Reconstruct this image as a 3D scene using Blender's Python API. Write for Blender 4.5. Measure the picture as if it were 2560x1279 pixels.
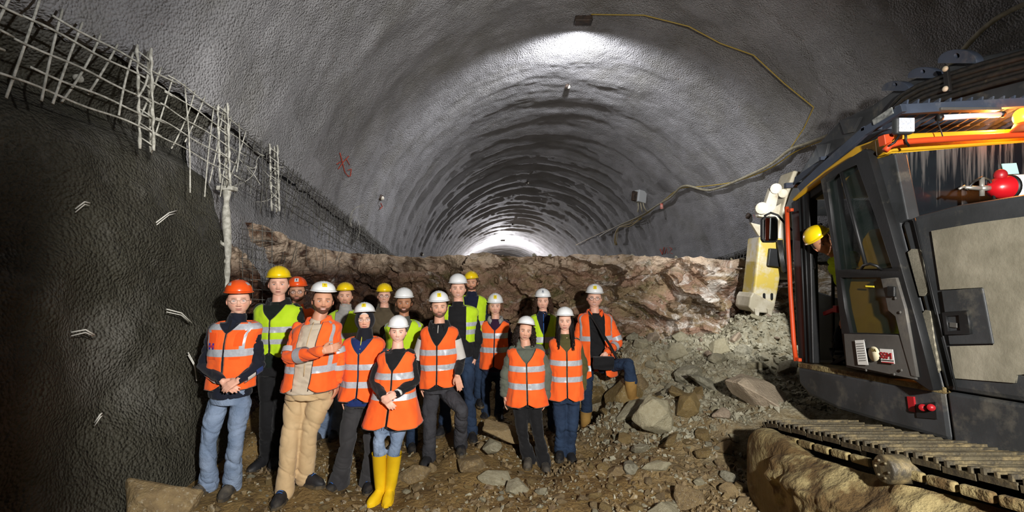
import bpy, bmesh, math, random
import numpy as np
from mathutils import Vector, Matrix, Euler
# ------------------------------------------------------------------ frame, camera, light, exposure
FPX = 1173.0; CX = 1280.0; CY = 680.0; CAMZ = 1.95
sc = bpy.context.scene
for o in list(bpy.data.objects): bpy.data.objects.remove(o)
COL = sc.collection
cam_d = bpy.data.cameras.new('camera'); cam = bpy.data.objects.new('camera', cam_d); COL.objects.link(cam)
cam.location = (0, 0, CAMZ); cam.rotation_euler = (math.pi/2, 0, 0)
cam_d.sensor_width = 36.0; cam_d.lens = 36.0*FPX/2560.0
cam_d.shift_y = (CY-639.5)/2560.0; cam_d.clip_start = 0.05; cam_d.clip_end = 300
sc.camera = cam
sc.view_settings.view_transform = 'Standard'; sc.view_settings.look = 'None'
sc.view_settings.exposure = 0.0; sc.view_settings.gamma = 1.0; sc.view_settings.use_curve_mapping = False
w = bpy.data.worlds.new('world'); sc.world = w; w.use_nodes = True
w.node_tree.nodes['Background'].inputs[0].default_value = (0.75, 0.85, 1.0, 1)
w.node_tree.nodes['Background'].inputs[1].default_value = 0.06
sc.cycles.max_bounces = 5; sc.cycles.diffuse_bounces = 3; sc.cycles.glossy_bounces = 3; sc.cycles.use_adaptive_sampling = True; sc.cycles.adaptive_threshold = 0.02
def light(name, kind, loc, energy, color=(1, 1, 1), size=0.1, target=None, cone=None, blend=0.5):
    l = bpy.data.lights.new(name, kind); l.energy = energy; l.color = color
    if kind == 'AREA': l.size = size
    else: l.shadow_soft_size = size
    if cone: l.spot_size = math.radians(cone); l.spot_blend = blend
    o = bpy.data.objects.new(name, l); COL.objects.link(o); o.location = loc
    if target is not None:
        o.rotation_euler = (Vector(target)-Vector(loc)).to_track_quat('-Z', 'Y').to_euler()
    return o
# floodlight standing to the right of the photographer
light('site_floodlight', 'SPOT', (1.15, -0.9, CAMZ+0.75), 1800, (1.0, 0.97, 0.93), 0.07, (0.7, 6.0, CAMZ-0.45), 88, 0.28)
light('excavator_side_lamp', 'SPOT', (2.3, 0.6, CAMZ+1.0), 950, (0.98, 0.98, 1.0), 0.06, (-2.6, 5.4, CAMZ+4.2), 78, 0.8)
# lamps of the tunnel
light('crown_lamp_light', 'SPOT', (1.42, 9.68, CAMZ+4.80), 1100, (0.93, 0.94, 1.0), 0.12, (1.42, 11.2, CAMZ+3.4), 172, 0.6)
light('far_lamp_light', 'POINT', (-0.70, 38.9, CAMZ+2.25), 3600, (0.97, 0.95, 1.0), 0.15)
light('work_lamp_glow', 'SPOT', (3.2, 4.95, CAMZ+1.0), 400, (1.0, 1.0, 1.0), 0.05, (4.1, 7.3, CAMZ+0.1), 100, 0.6)

def V3(*a): return np.array(a, float)
def P(px, py, Y):            # a point at depth Y seen at that place
    return np.array([(px-CX)/FPX*Y, Y, CAMZ+(CY-py)/FPX*Y])
def PX(px, py, X):           # a point on the vertical plane x = X
    Y = X*FPX/(px-CX)
    return np.array([X, Y, CAMZ+(CY-py)/FPX*Y])
def srgb(h):
    if isinstance(h, str):
        c = [int(h[i:i+2], 16)/255 for i in (0, 2, 4)]
    else: c = h
    return tuple(((x/12.92) if x <= 0.04045 else ((x+0.055)/1.055)**2.4) for x in c)
rng = np.random.default_rng(7); random.seed(7)
# ------------------------------------------------------------------ noise
def _h(i, j, k, s):
    n = (i*374761393 + j*668265263 + k*2147483647 + s*974634777) & 0xffffffff
    n = ((n ^ (n >> 13))*1274126177) & 0xffffffff
    n = (n ^ (n >> 16)) & 0xffffffff
    return n/4294967295.0
def vn(p, s=0):
    p = np.asarray(p, float); f = np.floor(p); u = p-f; u = u*u*(3-2*u); f = f.astype(np.int64)
    r = 0
    for a in (0, 1):
        for b in (0, 1):
            for c in (0, 1):
                w = (u[..., 0] if a else 1-u[..., 0])*(u[..., 1] if b else 1-u[..., 1])*(u[..., 2] if c else 1-u[..., 2])
                r = r + w*_h(f[..., 0]+a, f[..., 1]+b, f[..., 2]+c, s)
    return r*2-1
def fbm(p, o=4, s=0):
    r = 0; a = 1; t = 0
    for k in range(o):
        r = r+a*vn(p*(2**k)+k*17.3, s+k); t += a; a *= .5
    return r/t
def cell(p, s=0):            # F1 distance and the cell's random value
    f = np.floor(p).astype(np.int64); best = np.full(p.shape[:-1], 9.); val = np.zeros(p.shape[:-1]); off = np.zeros(p.shape)
    for a in (-1, 0, 1):
        for b in (-1, 0, 1):
            for c in (-1, 0, 1):
                g = f+np.array([a, b, c])
                q = np.stack([_h(g[..., 0], g[..., 1], g[..., 2], s+t) for t in range(3)], -1)+g
                d = ((q-p)**2).sum(-1); m = d < best
                best = np.where(m, d, best); val = np.where(m, _h(g[..., 0], g[..., 1], g[..., 2], s+9), val)
                off = np.where(m[..., None], p-q, off)
    return np.sqrt(best), val, off
# ------------------------------------------------------------------ mesh collector
class MB:
    def __init__(s): s.v = []; s.f = []; s.m = []; s.n = 0; s.sm = []
    def add(s, verts, faces, mi=0, smooth=True):
        verts = np.asarray(verts, float).reshape(-1, 3)
        s.v.append(verts)
        for f in faces: s.f.append([int(i)+s.n for i in f])
        s.m += [mi]*len(faces); s.sm += [smooth]*len(faces); s.n += len(verts); return s
    def box(s, c, size, R=None, mi=0, taper=(1, 1)):
        c = np.asarray(c, float); h = np.asarray(size, float)/2
        p = []
        for z in (-1, 1):
            t = 1 if z < 0 else taper[0]; t2 = 1 if z < 0 else taper[1]
            p += [(-h[0]*t, -h[1]*t2, z*h[2]), (h[0]*t, -h[1]*t2, z*h[2]), (h[0]*t, h[1]*t2, z*h[2]), (-h[0]*t, h[1]*t2, z*h[2])]
        p = np.array(p)
        if R is not None: p = p @ np.asarray(R, float).T
        return s.add(p+c, [(3, 2, 1, 0), (4, 5, 6, 7), (0, 1, 5, 4), (1, 2, 6, 5), (2, 3, 7, 6), (3, 0, 4, 7)], mi, False)
    def tube(s, pts, r, n=8, mi=0, cap=True, closed=False, ell=None, smooth=True):
        pts = np.asarray(pts, float); k = len(pts)
        rr = np.full(k, r, float) if np.isscalar(r) else np.asarray(r, float)
        t = np.gradient(pts, axis=0) if not closed else np.roll(pts, -1, 0)-np.roll(pts, 1, 0)
        t /= np.maximum(np.linalg.norm(t, axis=1), 1e-9)[:, None]
        up = np.array([0, 0, 1.]) if abs(t[0][2]) < .9 else np.array([0, 1., 0])
        a = np.cross(t[0], up); a /= np.linalg.norm(a); A = []
        for i in range(k):
            a = a-t[i]*a.dot(t[i]); a /= max(np.linalg.norm(a), 1e-9); A.append(a)
        A = np.array(A); B = np.cross(t, A)
        th = np.arange(n)*2*math.pi/n
        ea, eb = ell if ell else (1, 1)
        vv = pts[:, None, :]+rr[:, None, None]*(np.cos(th)[None, :, None]*A[:, None, :]*ea+np.sin(th)[None, :, None]*B[:, None, :]*eb)
        fs = []
        for i in range(k if closed else k-1):
            j = (i+1) % k
            for q in range(n):
                fs.append((i*n+q, i*n+(q+1) % n, j*n+(q+1) % n, j*n+q))
        if cap and not closed:
            fs.append(tuple(range(n-1, -1, -1))); fs.append(tuple((k-1)*n+q for q in range(n)))
        return s.add(vv.reshape(-1, 3), fs, mi, smooth)
    def cap(s, a, b, ra, rb, n=14, m=4, mi=0):   # tapered capsule
        a = np.asarray(a, float); b = np.asarray(b, float); d = b-a; L = np.linalg.norm(d); d = d/max(L, 1e-9)
        pts = []; rs = []
        for i in range(m+1):
            t = math.pi/2*i/m; pts.append(a-d*ra*math.cos(t)); rs.append(max(ra*math.sin(t), ra*.04))
        for i in range(m+1):
            t = math.pi/2*i/m; pts.append(b+d*rb*math.sin(t)); rs.append(max(rb*math.cos(t), rb*.04))
        return s.tube(pts, rs, n, mi)
    def chain(s, pr, n=14, mi=0):
        for (a, ra), (b, rb) in zip(pr[:-1], pr[1:]): s.cap(a, b, ra, rb, n, 4, mi)
        return s
    def ell(s, c, r, R=None, nu=20, nv=12, mi=0, fn=None):
        th = np.linspace(0, math.pi, nv+1)[1:-1]; ph = np.arange(nu)*2*math.pi/nu
        g = np.stack([np.outer(np.sin(th), np.cos(ph)), np.outer(np.sin(th), np.sin(ph)), np.outer(np.cos(th), np.ones(nu))], -1).reshape(-1, 3)
        g = np.vstack([g, [0, 0, 1], [0, 0, -1]])
        p = g*np.asarray(r, float)
        if fn: p = fn(p)
        if R is not None: p = p @ np.asarray(R, float).T
        N = nv-1; fs = []
        for i in range(N-1):
            for q in range(nu):
                fs.append((i*nu+q, (i+1)*nu+q, (i+1)*nu+(q+1) % nu, i*nu+(q+1) % nu))
        for q in range(nu):
            fs.append((N*nu, q, (q+1) % nu)); fs.append((N*nu+1, (N-1)*nu+(q+1) % nu, (N-1)*nu+q))
        return s.add(p+np.asarray(c, float), fs, mi, True)
    def grid(s, G, mi=0, wrap=False, smooth=True, mfn=None):
        nr, nc = G.shape[:2]; fs = []; base = s.n
        for i in range(nr-1):
            for j in range(nc if wrap else nc-1):
                fs.append((i*nc+j, i*nc+(j+1) % nc, (i+1)*nc+(j+1) % nc, (i+1)*nc+j))
        return s.add(G.reshape(-1, 3), fs, mi, smooth)
    def mesh(s, name, mats):
        me = bpy.data.meshes.new(name)
        v = np.vstack(s.v) if s.v else np.zeros((0, 3))
        me.from_pydata(v.tolist(), [], s.f)
        if not isinstance(mats, (list, tuple)): mats = [mats]
        for m in mats: me.materials.append(m)
        me.polygons.foreach_set('material_index', np.array(s.m, np.int32))
        me.polygons.foreach_set('use_smooth', np.array(s.sm, bool))
        me.update(); return me
    def build(s, name, mats, parent=None, **kw):
        return link(name, s.mesh(name, mats), parent, **kw)
def link(name, me, parent=None, label=None, cat=None, group=None, kind=None, bevel=None, solid=None, loc=None):
    o = bpy.data.objects.new(name, me); COL.objects.link(o)
    if parent is not None:
        o.parent = parent
        o.matrix_parent_inverse = Matrix.Translation(-Vector(world_loc(parent)))
    tag(o, label, cat, group, kind)
    if solid: m = o.modifiers.new('s', 'SOLIDIFY'); m.thickness = solid; m.offset = 0
    if bevel: m = o.modifiers.new('b', 'BEVEL'); m.width = bevel; m.segments = 2; m.limit_method = 'ANGLE'; m.angle_limit = math.radians(35)
    return o
def world_loc(o):
    l = Vector(o.location)
    return l if o.parent is None else l+world_loc(o.parent)+Vector(o.matrix_parent_inverse.translation)
def tag(o, label=None, cat=None, group=None, kind=None):
    if label: o['label'] = label
    if cat: o['category'] = cat
    if group: o['group'] = group
    if kind: o['kind'] = kind
    return o
def empty(name, loc, label, cat, group=None):
    o = bpy.data.objects.new(name, None); COL.objects.link(o); o.location = [float(x) for x in loc]; o.empty_display_size = .1
    return tag(o, label, cat, group)
def dupe(o, parent=None):
    c = o.copy(); COL.objects.link(c)
    if parent is not None: c.parent = parent
    for ch in list(o.children): dupe(ch, c)
    return c
def evaluated(me, mods):
    o = bpy.data.objects.new('tmp', me); COL.objects.link(o)
    for typ, kw in mods:
        m = o.modifiers.new('m', typ)
        for k, v in kw.items(): setattr(m, k, v)
    dg = bpy.context.evaluated_depsgraph_get()
    r = bpy.data.meshes.new_from_object(o.evaluated_get(dg))
    bpy.data.objects.remove(o); return r
def remesh(mb, name, mats, voxel=.009, smooth=3, fold=None):
    me = mb.mesh('t', mats)
    r = evaluated(me, [('REMESH', dict(mode='VOXEL', voxel_size=voxel, use_smooth_shade=True)), ('SMOOTH', dict(factor=.5, iterations=smooth))])
    bpy.data.meshes.remove(me); r.name = name
    r.materials.clear()
    for m in (mats if isinstance(mats, (list, tuple)) else [mats]): r.materials.append(m)
    if fold:
        n = len(r.vertices); co = np.empty(n*3); r.vertices.foreach_get('co', co); co = co.reshape(-1, 3)
        no = np.empty(n*3); r.vertices.foreach_get('normal', no); no = no.reshape(-1, 3)
        co = co+no*fold(co)[:, None]; r.vertices.foreach_set('co', co.reshape(-1)); r.update()
    return r
def verts_of(me):
    n = len(me.vertices); co = np.empty(n*3); me.vertices.foreach_get('co', co); return co.reshape(-1, 3)
def centers_of(me):
    n = len(me.polygons); co = np.empty(n*3); me.polygons.foreach_get('center', co); return co.reshape(-1, 3)
def slab(name, loops, mat, X=None, thick=.03, parent=None, bevel=0.0, frame=None, **kw):
    """outline with holes, on the plane x = X (pixel loops) or in a frame (o, a, b): extruded along +x or the frame's normal"""
    cu = bpy.data.curves.new('c', 'CURVE'); cu.dimensions = '2D'; cu.fill_mode = 'BOTH'; cu.extrude = thick/2; cu.bevel_depth = bevel; cu.bevel_resolution = 1
    for lp in loops:
        if frame is None:
            q = [PX(a, b, X) for a, b in lp]; q = [(t[1], t[2]) for t in q]
        else: q = lp
        sp = cu.splines.new('POLY'); sp.points.add(len(q)-1); sp.use_cyclic_u = True
        for i, t in enumerate(q): sp.points[i].co = (t[0], t[1], 0, 1)
    o = bpy.data.objects.new('c', cu); COL.objects.link(o)
    dg = bpy.context.evaluated_depsgraph_get(); me = bpy.data.meshes.new_from_object(o.evaluated_get(dg))
    bpy.data.objects.remove(o); bpy.data.curves.remove(cu)
    if frame is None: M = Matrix(((0, 0, 1, X+thick/2), (1, 0, 0, 0), (0, 1, 0, 0), (0, 0, 0, 1)))
    else:
        o_, a, b = [Vector(t) for t in frame]; n = a.cross(b).normalized()
        M = Matrix(((a.x, b.x, n.x, o_.x), (a.y, b.y, n.y, o_.y), (a.z, b.z, n.z, o_.z), (0, 0, 0, 1)))
    me.transform(M); me.materials.clear(); me.materials.append(mat); me.name = name
    return link(name, me, parent, **kw)
# ------------------------------------------------------------------ materials
MATS = {}
def mat(name, c1, rough=.6, metal=0., c2=None, sc_=8., mix=(.4, .6), bump=0., bsc=60., bdist=.01, detail=6., dirt=None, dsc=3., dlo=.5, dhi=.7, spec=.5, coat=0, alpha=1., trans=0., emis=None, es=0., sheen=0., extra=None):
    if name in MATS: return MATS[name]
    m = bpy.data.materials.new(name); m.use_nodes = True; nt = m.node_tree; b = nt.nodes['Principled BSDF']
    N = nt.nodes.new; L = nt.links.new
    co = N('ShaderNodeTexCoord'); vec = co.outputs['Object']
    def noise(s, d=6., r=.55):
        n = N('ShaderNodeTexNoise'); n.inputs['Scale'].default_value = s; n.inputs['Detail'].default_value = d; n.inputs['Roughness'].default_value = r
        L(vec, n.inputs['Vector']); return n.outputs['Fac']
    def ramp(src, lo, hi):
        n = N('ShaderNodeMapRange'); n.inputs[1].default_value = lo; n.inputs[2].default_value = hi; L(src, n.inputs[0]); return n.outputs[0]
    def mixc(f, a, bb):
        n = N('ShaderNodeMix'); n.data_type = 'RGBA'
        if isinstance(f, float): n.inputs[0].default_value = f
        else: L(f, n.inputs[0])
        for i, x in ((6, a), (7, bb)):
            if isinstance(x, tuple): n.inputs[i].default_value = (*x, 1)
            else: L(x, n.inputs[i])
        return n.outputs[2]
    c1 = srgb(c1)
    col = c1
    if c2: col = mixc(ramp(noise(sc_, detail), *mix), c1, srgb(c2))
    if dirt: col = mixc(ramp(noise(dsc, 8., .65), dlo, dhi), col if not isinstance(col, tuple) else col, srgb(dirt))
    if extra: col = extra(nt, col, mixc, noise, ramp, vec)
    if isinstance(col, tuple): b.inputs['Base Color'].default_value = (*col, 1)
    else: L(col, b.inputs['Base Color'])
    b.inputs['Roughness'].default_value = rough; b.inputs['Metallic'].default_value = metal
    b.inputs['Specular IOR Level'].default_value = spec
    if coat: b.inputs['Coat Weight'].default_value = coat
    if sheen: b.inputs['Sheen Weight'].default_value = sheen
    if trans: b.inputs['Transmission Weight'].default_value = trans
    if alpha < 1: b.inputs['Alpha'].default_value = alpha
    if emis: b.inputs['Emission Color'].default_value = (*srgb(emis), 1); b.inputs['Emission Strength'].default_value = es
    if bump:
        bp = N('ShaderNodeBump'); bp.inputs['Strength'].default_value = bump; bp.inputs['Distance'].default_value = bdist
        L(noise(bsc, 5., .6), bp.inputs['Height']); L(bp.outputs[0], b.inputs['Normal'])
    MATS[name] = m; return m
# ------------------------------------------------------------------ tunnel shape
SL = -0.085
def x0f(Y): Y = np.asarray(Y, float); d = np.maximum(Y-9.0, 0); return 1.6-0.075*d*d/(d+3.0)
VA, VB, VZ = 4.95, 5.0, 0.9            # half width, height of arch, springline (relative to the camera, at Y = 0)
def zbf(Y): return np.interp(Y, [-4, 3, 4.3, 5.5, 9.4, 13.4, 20, 45, 70], [1.8, 1.75, 1.75, 1.62, 1.0, .47, -.3, -2.6, -5.2])
def vault_in(p, k=0.0):
    X, Y, Z = p[0], p[1], p[2]-CAMZ
    return ((X-x0f(Y))/(VA-k))**2+((Z-SL*Y-VZ)/(VB-k))**2-1
def VH(px, py, k=0.03):                # where the sight line meets the vault, k metres inside it
    lo, hi = .5, 60.
    d = P(px, py, 1.0)-np.array([0, 0, CAMZ])
    f = lambda t: vault_in(np.array([0, 0, CAMZ])+d*t, k)
    t = .5
    while t < 60 and f(t) < 0: t += .1
    lo, hi = t-.1, t
    for _ in range(24):
        m = (lo+hi)/2
        if f(m) < 0: lo = m
        else: hi = m
    return np.array([0, 0, CAMZ])+d*lo
def vault_pt(Y, ang, k=0.0):           # ang 0 = right springline, pi = left
    return np.stack([x0f(Y)+(VA-k)*np.cos(ang), Y, CAMZ+SL*Y+VZ+(VB-k)*np.sin(ang)], -1)
def vdisp(p):
    q = p*np.array([1, 1, 1])
    d = .075*fbm(q*np.array([.55, .8, .55]), 3, 3)+.05*fbm(q*np.array([.8, 2.6, .8])+5, 3, 8)+.016*fbm(q*5.5, 2, 12)
    rib = np.sin(p[..., 1]*2*math.pi/1.15+1.2*vn(p*.5, 4))
    return d+.016*rib*np.clip((p[..., 1]-4)/6, 0, 1)
def shot_extra(nt, col, mixc, noise, ramp, vec):
    f = ramp(noise(.55, 4.), .42, .62); col = mixc(f, col, srgb('75726c'))
    f2 = ramp(noise(2.3, 7., .7), .56, .74); return mixc(f2, col, srgb('66655f'))
def shotcrete(name, c1, c2, amp=1.0):
    if name in MATS: return MATS[name]
    m = mat(name, c1, .72, 0, c2, 1.3, (.35, .65), extra=None, spec=.35, dirt='77756f', dsc=.7, dlo=.5, dhi=.75)
    nt = m.node_tree; b = nt.nodes['Principled BSDF']; N = nt.nodes.new; L = nt.links.new
    co = N('ShaderNodeTexCoord')
    v = N('ShaderNodeTexVoronoi'); v.feature = 'SMOOTH_F1'; v.inputs['Scale'].default_value = 42; v.inputs['Smoothness'].default_value = .35
    n0 = N('ShaderNodeTexNoise'); n0.inputs['Scale'].default_value = 9; n0.inputs['Detail'].default_value = 3
    mx = N('ShaderNodeVectorMath'); mx.operation = 'MULTIPLY_ADD'
    L(n0.outputs['Color'], mx.inputs[0]); mx.inputs[1].default_value = (.035, .035, .035); L(co.outputs['Object'], mx.inputs[2]); L(co.outputs['Object'], n0.inputs['Vector'])
    L(mx.outputs[0], v.inputs['Vector'])
    bp = N('ShaderNodeBump'); bp.invert = True; bp.inputs['Strength'].default_value = .9; bp.inputs['Distance'].default_value = .022*amp
    L(v.outputs['Distance'], bp.inputs['Height'])
    n = N('ShaderNodeTexNoise'); n.inputs['Scale'].default_value = 11; n.inputs['Detail'].default_value = 4; n.inputs['Roughness'].default_value = .62; L(co.outputs['Object'], n.inputs['Vector'])
    b2 = N('ShaderNodeBump'); b2.inputs['Strength'].default_value = .8; b2.inputs['Distance'].default_value = .018*amp
    L(n.outputs['Fac'], b2.inputs['Height']); L(bp.outputs[0], b2.inputs['Normal']); L(b2.outputs[0], b.inputs['Normal'])
    return m
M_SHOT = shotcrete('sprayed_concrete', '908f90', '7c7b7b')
M_SHOTD = shotcrete('shade_darkened_concrete', '47453a', '36342b', 1.25)  # darker copy of the vault concrete: shade of the unlit walls in its colour
def angL(Y, z): # angle of the vault's left side at height z
    s = np.clip((z-SL*Y-VZ)/VB, -.98, .98); return math.pi-np.arcsin(s)
def angR(Y, z):
    s = np.clip((z-SL*Y-VZ)/VB, -.98, .98); return np.arcsin(s)
def vault_sheet(Ys, na, k0=0):
    G = []
    for i, Y in enumerate(Ys):
        jag = .05*vn(np.array([[Y*3.1, 0, 0]]), 5)[0]+.03*vn(np.array([[Y*11, 0, 0]]), 6)[0]
        a0 = angL(Y, zbf(Y)+jag); a1 = angR(Y, zbf(Y)+jag*1.3-.05)
        ang = np.linspace(a0, a1, na)
        p = vault_pt(np.full(na, Y), ang); p[:, 1] = Y
        nrm = np.stack([-np.cos(ang), 0*ang, -np.sin(ang)], -1)
        d = vdisp(p)
        thick = .11*np.clip(np.minimum(ang-a1, a0-ang)*VA/.10, 0, 1)**.5-.11   # rounded edge of the sprayed layer
        p = p+nrm*(d-thick*0+thick*1.0)[:, None]
        G.append(p)
    return np.array(G)
Ys = np.concatenate([np.arange(-3.2, 2.0, .16), np.arange(2.0, 14, .05), np.arange(14, 24, .1), np.arange(24, 62, .2)])
MB().grid(vault_sheet(Ys, 290)).build('ceiling', M_SHOT, kind='structure', label='grey sprayed concrete vault arching over the whole tunnel', cat='tunnel vault')
# far closing wall of the tunnel
Yc = 61.5; ang = np.linspace(-1.2, math.pi+1.2, 60); p = vault_pt(np.full(60, Yc), ang, -.3)
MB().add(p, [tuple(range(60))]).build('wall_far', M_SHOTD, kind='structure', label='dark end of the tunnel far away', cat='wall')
# ------------------------------------------------------------------ side walls below the vault
def wallL(Y, z):     # x of the left lower wall, z relative to the camera
    zb = zbf(Y); base = x0f(Y)+VA*np.cos(angL(Y, zb))
    h = zb-z
    rec = .30*np.exp(-((h-.32)/.26)**2)
    bulge = .30*np.clip((h-.7)/1.6, 0, 1)
    return base-.16-rec+bulge
hs = np.concatenate([np.linspace(-.15, .9, 26), np.linspace(.95, 4.6, 74)])
G = []
for Y in np.arange(-3.2, 5.32, .05):
    z = zbf(Y)-hs; x = wallL(Y, z); p = np.stack([x, np.full(len(hs), Y), CAMZ+z], -1)
    d = .26*fbm(p*np.array([1, .8, .8])+3, 3, 31)+.05*fbm(p*3.2, 3, 32)+.012*fbm(p*14, 2, 33)
    p[:, 0] += d*np.clip((hs-.2)/.8, .25, 1); G.append(p)
e = G[-1].copy(); 
for q in (.06, .12, .18, .3, .5):   # the end of the sprayed lower wall turns back into the rock
    f = e.copy(); f[:, 0] -= q*1.2; f[:, 1] += .05+q*.15; G.append(f)
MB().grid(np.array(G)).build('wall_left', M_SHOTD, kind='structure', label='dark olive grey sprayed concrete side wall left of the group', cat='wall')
G = []
for Y in np.concatenate([np.arange(-3.2, 12, .14), np.arange(12, 60, 1.)]):
    h = np.linspace(-.15, 3.6, 40); z = zbf(Y)-h
    base = x0f(Y)+VA*np.cos(angR(Y, zbf(Y))); x = base+.16+.15*np.exp(-((h-.3)/.3)**2)
    p = np.stack([x, np.full(40, Y), CAMZ+z], -1); p[:, 0] += .12*fbm(p*1.2, 4, 41); G.append(p)
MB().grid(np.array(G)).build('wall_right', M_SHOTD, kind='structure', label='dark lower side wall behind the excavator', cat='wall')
G = []
for Y in np.concatenate([np.arange(5.1, 12, .1), np.arange(12, 60, 1.)]):
    h = np.linspace(-.2, 2.0, 26); z = zbf(Y)-h; x = x0f(Y)+VA*np.cos(angL(Y, zbf(Y)))-.2-.12*np.exp(-((h-.4)/.3)**2)+.0*h
    p = np.stack([x, np.full(26, Y), CAMZ+z], -1); p[:, 0] += .14*fbm(p*1.5, 4, 43); G.append(p)
MB().grid(np.array(G)).build('wall_left_back', M_SHOT, kind='structure', label='grey sprayed strip behind the steel mesh above the rock bench', cat='wall')

# ------------------------------------------------------------------ ground
FEET = {}   # filled from the figures: (px, py, Y)
CP = [(700, 1000, 6.0), (640, 1085, 5.1), (560, 1150, 5.0), (1300, 930, 6.8), (1060, 900, 6.6), (870, 930, 6.7), (1180, 930, 6.8),
      (1600, 850, 6.9), (1750, 845, 7.2), (1900, 790, 7.1), (1700, 985, 5.7), (1800, 1040, 5.1), (1700, 1150, 4.6), (1640, 1268, 3.95),
      (1850, 1262, 3.75), (1980, 880, 6.3), (1830, 900, 6.3), (1480, 1160, 4.8), (1250, 1230, 4.3), (1050, 1260, 4.05), (850, 1262, 4.0), (400, 1262, 4.0),
      (1500, 930, 6.9), (1560, 1010, 6.05), (1600, 1100, 5.1), (300, 1279, 3.9), (1400, 1270, 4.0), (1950, 1000, 5.2), (2100, 1000, 5.2), (1750, 1100, 4.9),
      (1140, 1180, 4.7), (1930, 1190, 4.3), (2000, 1270, 3.6)]
XT = [(-3.4, 2.5, -2.0), (-3.4, 0, -2.0), (0, 0, -1.95), (0, 2, -2.0), (2, 1.5, -2.0), (1, 3, -2.03), (-1.5, 3, -2.02), (4, 1, -2.1), (6.5, 2, -2.0), (2.6, 2.5, -2.15), (2.6, 3.6, -2.1), (4, 3, -2.1),
      (4.2, 4.6, -1.6), (5.6, 5, -1.1), (6.5, 7, -.6), (-3.3, 6, -1.7), (-3.2, 5, -1.8), (0, -3, -1.9), (5, -3, -1.9), (-3.3, -3, -1.95)]
def setup_ground(feet):
    global _GX
    q = []
    for px, py, Y in CP+feet:
        p = P(px, py, Y); q.append((p[0], p[1], p[2]-CAMZ))
    _GX = np.array(q+XT)
def Zg(X, Y):
    X = np.asarray(X, float); Y = np.asarray(Y, float)
    d2 = (X[..., None]-_GX[:, 0])**2+(Y[..., None]-_GX[:, 1])**2
    w_ = 1/(d2+.004)**1.8; return (w_*_GX[:, 2]).sum(-1)/w_.sum(-1)
def gdisp(X, Y):
    p = np.stack([X, Y, 0*X], -1)
    return .05*fbm(p*2.2, 4, 51)+.022*np.abs(fbm(p*9, 3, 55))
def ground_z(X, Y): return CAMZ+Zg(X, Y)+gdisp(np.asarray(X, float), np.asarray(Y, float))
def mud_extra(nt, col, mixc, noise, ramp, vec):
    # paler broken rock dust towards the muck heap, brown clay elsewhere
    N = nt.nodes.new; L = nt.links.new
    s = N('ShaderNodeSeparateXYZ'); L(vec, s.inputs[0])
    a = N('ShaderNodeMath'); a.operation = 'MULTIPLY_ADD'; L(s.outputs[0], a.inputs[0]); a.inputs[1].default_value = .33; a.inputs[2].default_value = -1.75
    b = N('ShaderNodeMath'); b.operation = 'MULTIPLY_ADD'; L(s.outputs[1], b.inputs[0]); b.inputs[1].default_value = .22; L(a.outputs[0], b.inputs[2])
    n = N('ShaderNodeMath'); n.operation = 'MULTIPLY_ADD'; L(noise(1.8, 5.), n.inputs[0]); n.inputs[1].default_value = .9; n.use_clamp = True; L(b.outputs[0], n.inputs[2])
    return mixc(n.outputs[0], col, mixc(ramp(noise(9., 8., .7), .4, .62), srgb('a5a08a'), srgb('7d7258')))
M_MUD = mat('brown_clay', '6d5734', .85, 0, '8d7447', 3., (.38, .62), bump=1., bsc=26, bdist=.035, dirt='453522', dsc=7., dlo=.5, dhi=.75, spec=.3, extra=mud_extra)
def rockmat(name, c1, c2, c3):
    def ex(nt, col, mixc, noise, ramp, vec):
        oi = nt.nodes.new('ShaderNodeObjectInfo')
        return mixc(ramp(oi.outputs['Random'], 0., 1.6), col, srgb(c3))
    return mat(name, c1, .7, 0, c2, 6., (.38, .62), bump=.8, bsc=22, bdist=.02, dirt='d2cdb8', dsc=11., dlo=.55, dhi=.82, spec=.4, extra=ex)
R_BROWN = rockmat('brown_rock', '83704e', '5c4b34', 'a08a62')
R_GREY = rockmat('grey_rock', '9b9784', '78735f', 'b0a685')
R_PINK = rockmat('pinkish_rock', 'a08c78', '7a6656', 'b8aa92')
R_CLAY = rockmat('clay_covered_rock', '7c683f', '67532f', '8f7a4e')
def hull(seed, n=16, flat=(1, .8, .62), rough=.25):
    r = np.random.default_rng(seed); bm = bmesh.new()
    d = r.normal(size=(n, 3)); d /= np.linalg.norm(d, axis=1)[:, None]
    d *= (1-rough*r.random(n))[:, None]*np.array(flat)*(.85+.3*r.random(3))
    for p in d: bm.verts.new(p)
    bmesh.ops.convex_hull(bm, input=bm.verts)
    for v in [v for v in bm.verts if not v.link_faces]: bm.verts.remove(v)
    bmesh.ops.dissolve_limit(bm, angle_limit=.3, verts=bm.verts, edges=bm.edges)
    return bm
def rock_mesh(seed, mats, n=18, detail=True, flat=(1, .8, .62)):
    bm = hull(seed, n, flat)
    if detail:
        bmesh.ops.bevel(bm, geom=bm.edges[:], offset=.035, segments=1, affect='EDGES', clamp_overlap=True)
        bmesh.ops.triangulate(bm, faces=bm.faces[:])
        bmesh.ops.subdivide_edges(bm, edges=[e for e in bm.edges if e.calc_length() > .22], cuts=2, use_grid_fill=True)
        bmesh.ops.triangulate(bm, faces=bm.faces[:])
        co = np.array([v.co[:] for v in bm.verts]); c, vv, _ = cell(co*2.4+seed, seed)
        k = 1+.07*fbm(co*3+seed, 3, seed)+.05*(vv-.5)
        for v, q in zip(bm.verts, k): v.co = v.co*float(q)
    me = bpy.data.meshes.new('rock'); bm.to_mesh(me); bm.free(); me.materials.append(mats)
    return me
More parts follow.
